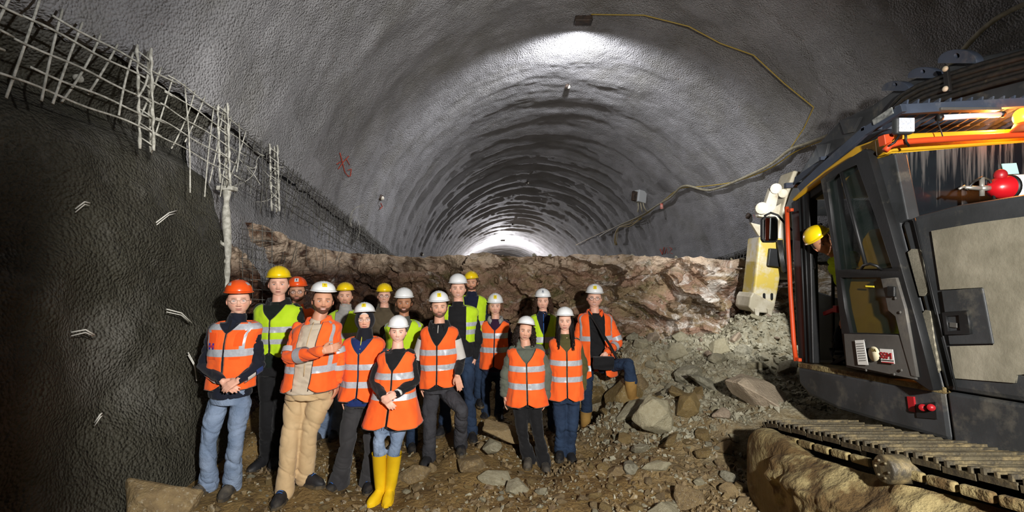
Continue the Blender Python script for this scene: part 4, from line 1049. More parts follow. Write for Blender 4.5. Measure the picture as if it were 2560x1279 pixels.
    if vt:
        m = vt['m']; h = tY(vt['hem']); tv = tY(vt['v']) if 'v' in vt else .5; gap = vt.get('gap', 0); fl = vt.get('flare', .05); vo = vt.get('off', .032)+jk.get('puff', 0)*1.0; vw = vt.get('vw', .085)
        def th0(t):
            vx = gap*k+.004 if t < tv else gap*k+.004+(vw*k-gap*k)*((t-tv)/(.97-tv))**.85
            return math.asin(min(.95, vx/(TW(t)+vo)))**1.0 if True else 0
        def vs(t, u, off=0.):      # u 0..1 from one front edge round the back to the other
            t0 = th0(t); th = t0+(2*math.pi-2*t0)*u; sd, fr = frame(t); e = 2.3
            fx = flr = fl*max(0, .45-t)
            w_ = TW(t)+vo+flr+off; d_ = TD(t)+vo+flr+off
            q = ring_at(CT(t), sd, fr, w_, d_, th=th, e=e); nrm = q-CT(t); nrm /= np.linalg.norm(nrm, axis=1)[:, None]
            c = np.stack([th*1.0, np.full_like(th, t*2.2), 0*th], -1)
            f = .007*np.sin(th*7+seed+3*vn(c*1.5, seed))*np.clip(.9-t, .15, 1)+.010*fbm(c*np.array([1.9, 1.7, 1])*1.6, 4, seed)-.006*(1-np.abs(vn(c*np.array([2.2, 3.2, 1])+seed, 5)))**4
            f = np.maximum(f, -.006); return q+nrm*f[:, None]
        tt = vt.get('top', .965); ts = np.linspace(h, tt, 46); u = np.linspace(0, 1, 110)
        Gd = np.array([vs(t+(.02*math.cos(0) if False else 0), u) for t in ts])
        if vt.get('round', 1):        # rounded front corners of the hem
            for j in range(6):
                for col, sgn in ((slice(0, 9), 1), (slice(-9, None), -1)):
                    n9 = np.linspace(1, 0, 9) if sgn == 1 else np.linspace(0, 1, 9)
                    Gd[j, col] += up*(.045*k*(n9**2)*(1-j/6))[:, None]
        o = link(vt.get('name', 'safety_vest'), MB().grid(Gd).mesh('vest', m), root, solid=.003, label=vt.get('label'))
        for a, b in vt.get('strips', ()):
            a, b = tY(b), tY(a); mb = MB(); mb.grid(np.array([vs(t, u, .0035) for t in np.linspace(a, b, 7)])); mb.build('reflective_strip', M_REFL, o)
        for u0, u1, a, b in vt.get('vert', ()):
            a, b = tY(b), tY(a); mb = MB(); uu = np.linspace(u0, u1, 8); mb.grid(np.array([vs(t, uu, .004) for t in np.linspace(a, min(b, tt), 24)])); mb.build('reflective_strip', M_REFL, o)
        mb = MB()
        for uu in (0., 1.): mb.tube([vs(t, np.array([uu]), .001)[0] for t in np.linspace(h+.03, tt, 40)], .0024*k, 5)
        mb.tube(vs(h, u, .001)[4:-4], .003, 5); mb.build('edge_piping', vt.get('trim', M_TRIM), o)
        sp['_vs'] = vs; sp['_vo'] = o; sp['_tY'] = tY
    sp.update(root=root, W=W, nb=nb, up=up, A=A, B=B, pel=pel, k=k, hs=hs, wA=wA, wB=wB, frame=frame, CT=CT, TD=TD, TW=TW)
    return root
C_GREYF = cloth('light_grey_fleece', 'a2a09c', '908e8a'); C_BEIGE = cloth('beige_cloth', 'c6ab83', 'b89c74'); C_SHIRT = cloth('stone_shirt', 'c9bba6', 'bdae98')
C_CHAR = cloth('charcoal_wool', '3b3a3b', '313032'); C_BLUE = cloth('royal_navy_softshell', '1c2f66', '182856'); C_TAUPE = cloth('taupe_hoodie', '5f5340', '544a39')
C_PUFF = cloth('grey_green_padded', '5f6458', '555a4f'); C_OLIVE = cloth('olive_cloth', '55502c', '4a4526'); C_PURP = cloth('dark_purple_softshell', '371a38', '2c152e'); C_GWORK = cloth('grey_work_jacket', '5c5c52', '4c4c45')
C_WHITE = cloth('off_white_cloth', 'cfccc6', 'bdbab4'); C_PADB = cloth('blue_patterned_pad', '2c4480', '20315e', bsc=90); C_DNAVY = cloth('dark_navy_cloth', '141c33', '10162a'); C_GREENB = cloth('dark_green_cloth', '17211c', '121a16')
S1, S2, S3, S4 = 'eab8a0', 'cf9a7c', 'b98565', 'e0ae93'
PEOPLE = [
 dict(name='p1', Y=4.06, head=(597, 698, 787), rot=(4, 0, 0), seed=1, hat='orange', tape=1, ridge=.2, badge=0, glasses=1, skin=S1, hair='33241a', smile=.45, iris='5a6a70', brow=.6, k=1.0,
      shA=(536, 822), shB=(640, 822), elA=(508, 912), elB=(648, 912), wrA=(556, 952, -.22), wrB=(596, 950, -.22), hipA=(545, 1000), hipB=(603, 1000), knA=(520, 1105), knB=(588, 1105), feet=[(508, 1232), (574, 1232)], toes=((-.3, -1), (.15, -1)),
      hands=(dict(d=(.75, -.15, -.45), n=(-.3, .9, -.2), curl=.45), dict(d=(-.75, -.35, -.45), n=(.3, .9, -.2), curl=.6)),
      trousers=(M_JEANL, .082, 1.02), shoes='grey', jacket=dict(m=M_NAVY, hem=988, zip=M_BLACKC, zt=.85, ch=.05), vest=dict(m=ORANGE, hem=966, v=828, vw=.08, strips=[(866, 884), (806, 820)], vert=[(.085, .125, 795, 884), (.875, .915, 795, 884)], flare=.02),
      bands=[('A', 1, .05, .40, C_PADB, (2.2, 4.6)), ('A', 1, .45, .80, C_WHITE, (2.4, 4.2)), ('B', 1, .10, .40, C_PADB, (-1.2, .8)), ('B', 1, .45, .80, C_WHITE, (-1.0, .6))],
      label='person in orange hard hat and navy jacket with clasped hands, leftmost of the group'),
 dict(name='p2', nd=0.045, Y=4.8, head=(697, 664, 742), rot=(0, 0, 0), seed=2, hat='yellow', badge=0, skin=S1, hair='6b4a33', smile=.4, k=1.08, build=1.05,
      shA=(647, 772), shB=(746, 772), elA=(640, 850), elB=(756, 850), wrA=(650, 925), wrB=(740, 920), hipA=(670, 930), hipB=(715, 930), knA=(668, 1030), knB=(700, 1040), feet=[(655, 1168), (690, 1160)],
      trousers=(M_BLACKC, .07), jacket=dict(m=C_GREENB, lapel=M_BLACKC, hem=915, ch=.0), vest=dict(m=LIME, hem=886, v=795, vw=.10, strips=[(812, 826), (842, 854)], flare=.06),
      label='tall person in yellow hard hat, black trousers and lime vest behind the leftmost one'),
 dict(name='p3', nd=0.05, Y=5.6, head=(743, 690, 756), seed=3, hat='orange', badge=2, ridge=.2, glasses=2, skin=S2, hair='1c120c', beard=1, smile=.3, k=1.0,
      shA=(708, 782), shB=(780, 782), elA=(700, 845), elB=(790, 845), wrA=(705, 905), wrB=(785, 905), hipA=(727, 905), hipB=(762, 905), knA=(705, 985), knB=(745, 985), feet=[(688, 1075), (735, 1085)],
      trousers=(M_JEAND, .075), jacket=dict(m=ORANGE, hem=900, ch=.04), label='bearded person in orange hard hat and orange jacket half hidden behind the tall one'),
 dict(name='p4', nd=0.05, rim=.018, Y=4.2, head=(807, 702, 786), rot=(8, 0, 3), seed=4, hat='white', skin=S2, hair='1a100b', beard=1, smile=.8, k=1.05, build=1.16, belly=1.2,
      shA=(741, 822), shB=(834, 815), elA=(722, 893, -.17), elB=(846, 890), wrA=(806, 877, -.36), wrB=(842, 955), hipA=(745, 985), hipB=(803, 985), knA=(725, 1085, -.1), knB=(775, 1075), feet=[(705, 1252, -.18), (772, 1210)], toes=((.1, -1), (1, -.45)),
      hands=(dict(d=(1, .2, .25), n=(-.1, 1, -.1), curl=.9), dict(curl=.5)), leg=1.12, fk=1.08, blue=True,
      trousers=(C_BEIGE, .078, 1.0), jacket=dict(m=C_SHIRT, hem=975, name='shirt', lapel=ORANGE, nosleeve=1, sleeve=ORANGE, zip=C_BEIGE, zt=.3),
      vest=dict(m=ORANGE, name='jacket', label='open orange hi-vis jacket', hem=968, v=969, gap=.045, vw=.070, strips=[(905, 922)], vert=[(.10, .14, 780, 905), (.86, .90, 780, 905)], flare=.05, off=.036, top=.985), bag=0,
      label='stout bearded person in white hard hat, open orange jacket and beige trousers, hand on chest'),
 dict(name='p5', rim=.012, Y=5.5, head=(863, 705, 764), seed=5, hat='yellow', badge=0, skin=S4, hair='3b2a1c', beard=.6, goatee=1, smile=.15, k=1.0,
      shA=(828, 795), shB=(898, 795), elA=(820, 860), elB=(906, 860), wrA=(825, 920), wrB=(900, 920), hipA=(838, 915), hipB=(872, 915), knA=(815, 1000), knB=(850, 1000), feet=[(797, 1098), (834, 1092)],
      trousers=(M_JEANL, .08), jacket=dict(m=C_GREYF, hem=910, ch=.06), vest=dict(m=LIME, hem=895, v=835, vw=.07, strips=[(828, 842), (860, 872)], flare=.03),
      label='person with goatee in yellow hard hat, grey fleece and lime vest'),
 dict(name='p8', nd=0.045, Y=6.0, head=(961, 707, 762), seed=8, hat='yellow', badge=0, glasses=2, skin=S1, hair='4a3423', smile=.7, k=1.0,
      shA=(926, 790), shB=(996, 790), elA=(918, 850), elB=(1004, 850), wrA=(925, 905), wrB=(998, 905), hipA=(942, 905), hipB=(978, 905), knA=(925, 985), knB=(970, 985), feet=[(908, 1062), (975, 1060)],
      trousers=(M_JEAND, .07), jacket=dict(m=C_TAUPE, hem=900, hood=1, ch=.02), label='person in yellow hard hat, dark glasses and taupe hooded sweater at the rock face'),
 dict(name='p9', nd=0.05, Y=5.5, head=(1010, 718, 784), seed=9, hat='white', badge=0, ridge=.7, skin=S3, hair='140d09', beard=1, smile=.7, k=1.02,
      shA=(970, 818), shB=(1050, 818), elA=(962, 890), elB=(1058, 890), wrA=(968, 950), wrB=(1052, 950), hipA=(992, 940), hipB=(1030, 940), knA=(990, 1030), knB=(1030, 1030), feet=[(985, 1125), (1030, 1125)],
      trousers=(M_JEAND, .07), jacket=dict(m=C_GWORK, hem=935, ch=.03), vest=dict(m=LIME, hem=915, v=850, vw=.10, strips=[(868, 882)], vert=[(.10, .15, 790, 815), (.85, .90, 790, 815)], flare=.03),
      label='dark bearded person in white hard hat and lime vest with reflective shoulders'),
 dict(name='p6', Y=4.42, head=(912, 755, 828), rot=(0, -2, -2), seed=6, hat='white', hairstyle='hijab', glasses=1, skin=S4, hair='20150f', smile=.2, lip='a8564e', jaw=.32, nose=.8, k=.95, hpitch=-8,
      shA=(868, 862), shB=(952, 862), elA=(856, 930), elB=(958, 930), wrA=(858, 990), wrB=(950, 985), hipA=(884, 1010), hipB=(925, 1010), knA=(868, 1110), knB=(930, 1110), feet=[(838, 1224), (922, 1220)], toes=((-.4, -1), (.2, -1)),
      trousers=(C_CHAR, .115, 1.18), leg=1.2, jacket=dict(m=C_BLUE, hem=1008, ch=.05, zip=mat('lime_zip', 'c9c93a', .5), zt=.55), vest=dict(m=ORANGE, hem=993, v=878, vw=.10, strips=[(903, 917), (945, 960)], flare=.10, off=.036),
      blue=True, label='person in white hard hat, dark headscarf, blue jacket, orange vest and wide charcoal trousers'),
 dict(name='p7', nd=0.05, rim=-.008, Y=4.2, head=(995, 787, 857), rot=(0, 0, 2), seed=7, hat='white', badge=0, ridge=.3, skin='efbfa9', hair='2c1c14', smile=.85, lip='b5605a', jaw=.3, nose=.8, k=.93, hairstyle='short',
      shA=(956, 890), shB=(1030, 888), elA=(934, 952), elB=(1036, 952), wrA=(958, 990, -.24), wrB=(992, 984, -.24), hipA=(962, 1035), hipB=(1003, 1035), knA=(948, 1102), knB=(990, 1102), feet=[(944, 1250), (972, 1250)], toes=((-.25, -1), (.1, -1)),
      hands=(dict(d=(.6, -.2, -.65), n=(-.2, .9, -.1), curl=.45), dict(d=(-.7, -.3, -.3), n=(.3, .9, -.2), curl=.6)),
      trousers=(M_JEANL, .066, .30), leg=1.0, shoes='yellow', jacket=dict(m=M_BLACKC, hem=1000, ch=.005, name='sweater'), vest=dict(m=ORANGE, hem=1056, v=918, vw=.09, strips=[(924, 940), (976, 990)], flare=.14, off=.034),
      label='smiling person in white hard hat, orange vest and yellow rubber boots, hands clasped'),
 dict(name='p10', nd=0.055, Y=4.95, head=(1098, 726, 796), rot=(4, 0, -2), seed=10, hat='white', skin=S4, hair='1b120d', beard=.9, smile=.2, k=1.02,
      shA=(1060, 832), shB=(1138, 832), elA=(1042, 900), elB=(1152, 900), wrA=(1052, 960), wrB=(1143, 938, -.2), hipA=(1078, 975), hipB=(1116, 972), knA=(1074, 1062), knB=(1153, 1022, -.25), feet=[(1070, 1158), (1152, 1128)], toes=((-.15, -1), (.15, -1)),
      hands=(dict(), dict(d=(.25, -.1, -1), n=(-.1, .9, .1), curl=.25)),
      trousers=(M_JEANG, .08, 1.0), leg=1.08, jacket=dict(m=M_BLACKC, lapel=M_BLACKC, hem=970, ch=.01, zip=C_WHITE, zt=.88), bands=[('A', 0, .25, .95, C_WHITE), ('B', 0, .25, .95, C_WHITE)],
      vest=dict(m=ORANGE, hem=962, v=858, vw=.10, strips=[(868, 882), (905, 919)], flare=.04, off=.034), label='bearded person in white hard hat, black and white jacket and orange vest'),
 dict(name='p11', nd=0.05, Y=5.55, head=(1145, 683, 748), rot=(2, 0, 0), seed=11, hat='white', badge=0, ridge=.2, skin=S1, hair='1d140f', smile=.85, k=1.05, glasses=0,
      shA=(1106, 780), shB=(1188, 780), elA=(1102, 850), elB=(1196, 850), wrA=(1105, 905), wrB=(1188, 895), hipA=(1128, 900), hipB=(1168, 900), knA=(1113, 995), knB=(1172, 985), feet=[(1108, 1082), (1180, 1098)],
      trousers=(M_JEAND, .078), jacket=dict(m=M_BLACKC, hem=888, ch=.03), vest=dict(m=LIME, hem=852, v=853, gap=.075, vw=.085, strips=[(802, 812), (820, 832)], flare=0.0, off=.036),
      label='tall smiling person in plain white hard hat, black jacket and open lime vest'),
 dict(name='p12', Y=6.25, head=(1179, 677, 728), rot=(-6, 0, -4), seed=12, hat='yellow', badge=0, skin=S2, hair='16100c', beard=1, smile=.5, k=.98,
      shA=(1148, 755), shB=(1212, 755), elA=(1142, 815), elB=(1218, 815), wrA=(1148, 865), wrB=(1214, 865), hipA=(1163, 862), hipB=(1195, 862), knA=(1160, 935), knB=(1198, 935), feet=[(1158, 1010), (1198, 1012)],
      trousers=(M_JEAND, .07), jacket=dict(m=C_DNAVY, hem=860, ch=.03), vest=dict(m=LIME, hem=850, v=815, vw=.095, strips=[(800, 810), (825, 835)]), label='dark bearded person in yellow hard hat, highest of the back row'),
 dict(name='p13', nd=0.045, rim=-.014, Y=6.2, head=(1238, 732, 788), seed=13, hat='white', skin=S1, hair='6a4a35', hairstyle='tied', smile=.5, k=.95, jaw=.3, nose=.8,
      shA=(1210, 810), shB=(1268, 810), elA=(1203, 862), elB=(1279, 862), wrA=(1208, 905), wrB=(1274, 905), hipA=(1218, 930), hipB=(1250, 930), knA=(1214, 985), knB=(1250, 985), feet=[(1212, 1046), (1248, 1046)],
      trousers=(M_JEAND, .07), jacket=dict(m=C_PURP, lapel=C_GREYF, hem=925, ch=.0), vest=dict(m=ORANGE, hem=918, v=822, vw=.10, strips=[(829, 842), (864, 877)], flare=.05), label='person in white hard hat, purple jacket and orange vest standing before the dark rock'),
 dict(name='p15', Y=6.1, head=(1357, 720, 776), seed=15, hat='white', badge=2, skin=S1, hair='3a2619', hairstyle='curly', hairlen=.17, smile=.4, k=.97, jaw=.3, nose=.8,
      shA=(1330, 800), shB=(1386, 800), elA=(1322, 855), elB=(1394, 855), wrA=(1326, 900), wrB=(1390, 900), hipA=(1342, 915), hipB=(1374, 915), knA=(1340, 990), knB=(1376, 990), feet=[(1340, 1070), (1384, 1075)],
      trousers=(M_JEAND, .07), jacket=dict(m=C_DNAVY, hem=910, ch=.03, zip=M_LACE, zt=.6), vest=dict(m=LIME, hem=900, v=832, vw=.085, strips=[(838, 852), (868, 880)], flare=.03), label='curly haired person in white hard hat and lime vest between two orange vests'),
 dict(name='p17', nd=0.05, Y=6.35, head=(1486, 709, 770), rot=(0, 0, 2), seed=17, hat='white', glasses=2, skin=S1, hair='9a948c', smile=.85, k=1.06, build=1.08, jaw=.2,
      shA=(1452, 795), shB=(1524, 795), elA=(1440, 862), elB=(1546, 858, -.05), wrA=(1447, 915), wrB=(1516, 880, -.3), hipA=(1468, 915), hipB=(1510, 912), knA=(1468, 990), knB=(1572, 908, -.38), feet=[(1462, 1084), (1592, 1015, -.35)], toes=((-.2, -1), (.8, -.6)),
      hands=(dict(), dict(d=(-.3, -.3, -.9), n=(0, .9, 0), curl=.5)), fk=1.15,
      trousers=(M_JEAND, .080, .50), shoes='tan', jacket=dict(m=M_BLACKC, hem=900, name='shirt', lapel=ORANGE, nosleeve=1, sleeve=ORANGE, ch=.0), vest=dict(m=ORANGE, name='jacket', label='open orange hi-vis coat', hem=938, v=939, gap=.055, vw=.085, strips=[(836, 848), (905, 918)], vert=[(.10, .14, 770, 836), (.86, .90, 770, 836)], flare=.10, off=.038, top=.985),
      bag=1, label='grey haired person in white hard hat, glasses, orange coat and tan rubber boots, knee raised'),
 dict(name='p14', nd=0.045, Y=5.05, head=(1313, 789, 852), rot=(4, 0, 8), seed=14, hat='white', badge=0, ridge=.6, band=1, skin=S4, hair='21150e', hairstyle='curly', hairlen=.19, smile=.45, k=.95, jaw=.34, nose=.85, hpitch=-12,
      shA=(1280, 876), shB=(1350, 876), elA=(1264, 935), elB=(1366, 935), wrA=(1262, 988), wrB=(1364, 990), hipA=(1300, 1010), hipB=(1335, 1010), knA=(1306, 1085), knB=(1346, 1088), feet=[(1320, 1160), (1362, 1172)], toes=((-.1, -1), (.1, -1)),
      trousers=(M_BLACKC, .080, 1.1), shoes='grey', jacket=dict(m=C_PUFF, hem=1000, puff=.016, hood=1, ch=.0), vest=dict(m=ORANGE, hem=1008, v=900, vw=.10, strips=[(908, 922), (950, 965)], flare=.07, off=.034),
      label='curly haired person in tilted white hard hat, grey padded jacket and orange vest'),
 dict(name='p16', nd=0.05, Y=5.2, head=(1412, 766, 828), rot=(0, 0, 0), seed=16, hat='white', badge=0, ridge=.6, band=1, skin=S1, hair='120c0a', hairstyle='long', hairlen=.34, smile=.45, k=.95, jaw=.33, nose=.8, hpitch=-6, lip='b0564f',
      shA=(1380, 856), shB=(1446, 856), elA=(1376, 912), elB=(1460, 918), wrA=(1384, 965), wrB=(1458, 970), hipA=(1398, 1000), hipB=(1431, 1000), knA=(1402, 1070), knB=(1431, 1070), feet=[(1400, 1142), (1426, 1147)], toes=((-.15, -1), (.15, -1)),
      trousers=(M_JEAND, .080, 1.02), jacket=dict(m=C_OLIVE, hem=985, ch=.03), vest=dict(m=ORANGE, hem=994, v=872, vw=.10, strips=[(895, 908), (935, 948)], flare=.05, off=.034),
      label='person with long black hair, white hard hat, olive jacket and orange vest'),
]
FEETC = []
for s_ in PEOPLE:
    for f in s_['feet']: FEETC.append((f[0], f[1], s_['Y']+(f[2] if len(f) > 2 else 0)))
setup_ground(FEETC)
for px, py, Y in FEETC: q = P(px, py, Y); KEEP.append((q[0], q[1], .10)); KEEP.append((q[0]+.0, q[1]-.12, .08))
NF = len(KEEP)
_g0 = gdisp
def gdisp(X, Y):        # flat footing under each shoe
    X = np.asarray(X, float); Y = np.asarray(Y, float); k = np.ones(np.broadcast(X, Y).shape)
    for a, b, c in KEEP[:NF]: k = k*np.clip((np.hypot(X-a, Y-b)-.08)/.12, 0, 1)
    return _g0(X, Y)*k-.0*(1-k)
def build_people():
    for sp in PEOPLE: person(sp)
    D = {s['name']: s for s in PEOPLE}
    s = D['p17']; sd, fr = s['frame'](.9)
    # shoulder bag
    bc = P(1508, 905, 6.0); root = empty('shoulder_bag', bc, 'black shoulder bag hanging at the hip of the grey haired person', 'bag')
    mb = MB(); mb.box(bc+np.array([0, 0, -.01]), (.26, .08, .17)); mb.box(bc+np.array([0, -.03, .02]), (.27, .05, .11)); link('pouch', remesh(mb, 'pouch', M_BLACKC, .01, 1, fold_fn(3, .006)), root)
    a = s['A']+np.array([.02, -.02, .09]); pts = [a+np.array([.03, .1, -.02]), a+np.array([.04, -.05, .02]), a+np.array([.10, -.15, -.06]), (a+bc)/2+np.array([.06, -.14, .06]), bc+np.array([.10, -.10, .22]), bc+np.array([.17, -.02, .05])]
    MB().tube(smoothp(np.array(pts), 1), .028, 10, ell=(.25, 1)).build('shoulder_strap', M_BLACKC, root)
    # vest of the leftmost person: pockets and company badge
    s = D['p1']; vs, o, tY = s['_vs'], s['_vo'], s['_tY']
    M_OD = cloth('orange_pocket', 'f85c1c', 'f2551a'); blue = mat('badge_blue', '3a2f9e', .6)
    for u0, u1, y0, y1, m, n, of in ((.05, .105, 826, 858, M_OD, 'chest_pocket', .007), (.895, .955, 826, 862, M_OD, 'chest_pocket', .007), (.03, .10, 885, 890, M_OD, 'pocket_flap', .008), (.90, .965, 885, 890, M_OD, 'pocket_flap', .008), (.05, .105, 822, 826, M_OD, 'pocket_flap', .009)):
        t0, t1 = tY(y1), tY(y0); u = np.linspace(1-u1, 1-u0, 8) if False else np.linspace(u0, u1, 8)
        MB().grid(np.array([vs(t, u, of) for t in np.linspace(t0, t1, 6)])).build(n, m, o)
    def vpatch(u0, u1, y0, y1, of, m, n): MB().grid(np.array([vs(t, np.linspace(u0, u1, 5), of) for t in np.linspace(tY(y1), tY(y0), 4)])).build(n, m, o)
    side = (.05, .105) if vs(.6, np.array([.08]))[0][0] < s['nb'][0] else (.895, .95)
    a, b = side; w_ = b-a
    vpatch(a+.1*w_, a+.36*w_, 851, 866, .0095, blue, 'badge_block'); vpatch(a+.68*w_, a+.94*w_, 851, 866, .0095, blue, 'badge_block'); vpatch(a+.1*w_, a+.94*w_, 856, 861, .0105, mat('badge_red', 'b03050', .6), 'badge_bar')
    # watch of the person with the boots
    s = D['p7']; d = unit(s['wB']-P(1036, 952, 4.2)); c = s['wB']-d*.02
    wt = MB().tube([c-d*.01, c+d*.012], .036, 20).build('watch', C_WHITE, s['root']); MB().box(c+np.array([.004, -.036, .006]), (.03, .008, .034)).build('watch_face', M_GLASSK, wt, bevel=.002)
# ------------------------------------------------------------------ excavator
def dusty(name, c, c2, dirt='8b8371', lo=.55, hi=.85, rough=.5, dsc=5.): return mat(name, c, rough, 0, c2, 3., (.4, .6), bump=.25, bsc=50, bdist=.004, dirt=dirt, dsc=dsc, dlo=lo, dhi=hi, spec=.4)
K_BODY = dusty('dusty_dark_panel', '3a3c3e', '2f3132', '6e695d'); K_BLACK = dusty('dusty_black_frame', '1d1e1f', '141515', '5f5b50', .6, .9); K_DOOR = dusty('grey_door_panel', '55534f', '4a4845', '736e62')
K_YEL = dusty('excavator_yellow', 'c79a1e', 'b98d1a', '9a8750', .6, .9); K_ORG = dusty('orange_rail_paint', 'cf4a1e', 'bd421b', '8f6a52', .65, .95); K_BLUE = dusty('blue_grey_guard_steel', '3c4452', '343b47', '6b6a66')
K_MUD = mat('caked_mud', '8f8158', .9, 0, '7a6b45', 3., bump=1, bsc=14, bdist=.03, dirt='54401f', dsc=2.6, dlo=.47, dhi=.56)
K_STEEL = mat('muddy_track_steel', '5a523f', .55, .3, '3a352b', 8, bump=.6, bsc=30, bdist=.01, dirt='8c7c58', dsc=9, dlo=.5, dhi=.7)
def _mesh_extra(nt, col, mixc, noise, ramp, vec):
    N = nt.nodes.new; L = nt.links.new
    v = N('ShaderNodeTexVoronoi'); v.inputs['Scale'].default_value = 120; v.inputs['Randomness'].default_value = .1; L(vec, v.inputs['Vector'])
    return mixc(ramp(v.outputs['Distance'], .28, .50), srgb('2f2d27'), col)
K_GRILL = mat('perforated_grille', '989280', .7, .1, '7c7766', 3., extra=_mesh_extra, bump=.3, bsc=8, bdist=.02)
def _streak(nt, col, mixc, noise, ramp, vec):
    N = nt.nodes.new; L = nt.links.new
    m = N('ShaderNodeMapping'); m.inputs['Scale'].default_value = (34, 34, 1.6); L(vec, m.inputs[0])
    n = N('ShaderNodeTexNoise'); n.inputs['Scale'].default_value = 1; n.inputs['Detail'].default_value = 5; n.inputs['Roughness'].default_value = .6; n.inputs['Distortion'].default_value = .4; L(m.outputs[0], n.inputs['Vector'])
    s = N('ShaderNodeSeparateXYZ'); L(vec, s.inputs[0]); z = N('ShaderNodeMapRange'); L(s.outputs[2], z.inputs[0]); z.inputs[1].default_value = CAMZ+.30; z.inputs[2].default_value = CAMZ+.90; z.inputs[3].default_value = -.09; z.inputs[4].default_value = .13
    a = N('ShaderNodeMath'); L(n.outputs['Fac'], a.inputs[0]); L(z.outputs[0], a.inputs[1]); return mixc(ramp(a.outputs[0], .56, .74), col, srgb('5f5c59'))
K_WIN = mat('streaked_window', '15161a', .12, 0, '1c2124', 1.5, spec=.6, extra=_streak)
K_GL = mat('cab_glass', '26332f', .05, alpha=.38, spec=.8); K_SILV = dusty('white_hammer_steel', 'c9c2b0', 'a89f88', '7d6b4a'); K_HAM = dusty('hammer_yellow', 'bda64a', 'b09a48', 'c2bba6', .45, .6, dsc=3.)
K_RUB = mat('hose_rubber', '1b1b1a', .45, 0, '2a2823', 20, dirt='5d5640', dsc=12, dlo=.6, dhi=.8)
K_WHITE = mat('sticker_white', 'd9d8d2', .5); K_RED = mat('red_paint', '98191f', .4); K_LAMP = mat('lamp_lens', 'c8ccd4', .25, 0, 'a9adb6', 60)
def prism(name, pts, vec, m, parent, bevel=0, **kw):
    pts = np.asarray(pts, float); n = len(pts); v = np.vstack([pts, pts+np.asarray(vec, float)])
    a = np.zeros(3)
    for i in range(n): a += np.cross(pts[i], pts[(i+1) % n])
    f = [tuple(range(n)), tuple(range(2*n-1, n-1, -1))]+[(i, n+i, n+(i+1) % n, (i+1) % n) for i in range(n)]
    if np.dot(a, vec) > 0: f = [tuple(reversed(q)) for q in f]
    mb = MB(); mb.add(v, f, 0, False); return mb.build(name, m, parent, bevel=bevel or None, **kw)
def pp(lst, X): return [PX(a, b, X) for a, b in lst]
def py_(lst, Y): return [P(a, b, Y) for a, b in lst]
def text(s, size, m, origin, ax, up, name, parent, align='CENTER'):
    c = bpy.data.curves.new('t', 'FONT'); c.body = s; c.size = size; c.extrude = .0015; c.align_x = align
    o = bpy.data.objects.new('t', c); COL.objects.link(o); dg = bpy.context.evaluated_depsgraph_get(); me = bpy.data.meshes.new_from_object(o.evaluated_get(dg)); bpy.data.objects.remove(o)
    a, b = Vector(ax).normalized(), Vector(up).normalized(); n = a.cross(b)
    me.transform(Matrix(((a.x, b.x, n.x, origin[0]), (a.y, b.y, n.y, origin[1]), (a.z, b.z, n.z, origin[2]), (0, 0, 0, 1)))); me.materials.clear(); me.materials.append(m)
    return link(name, me, parent)
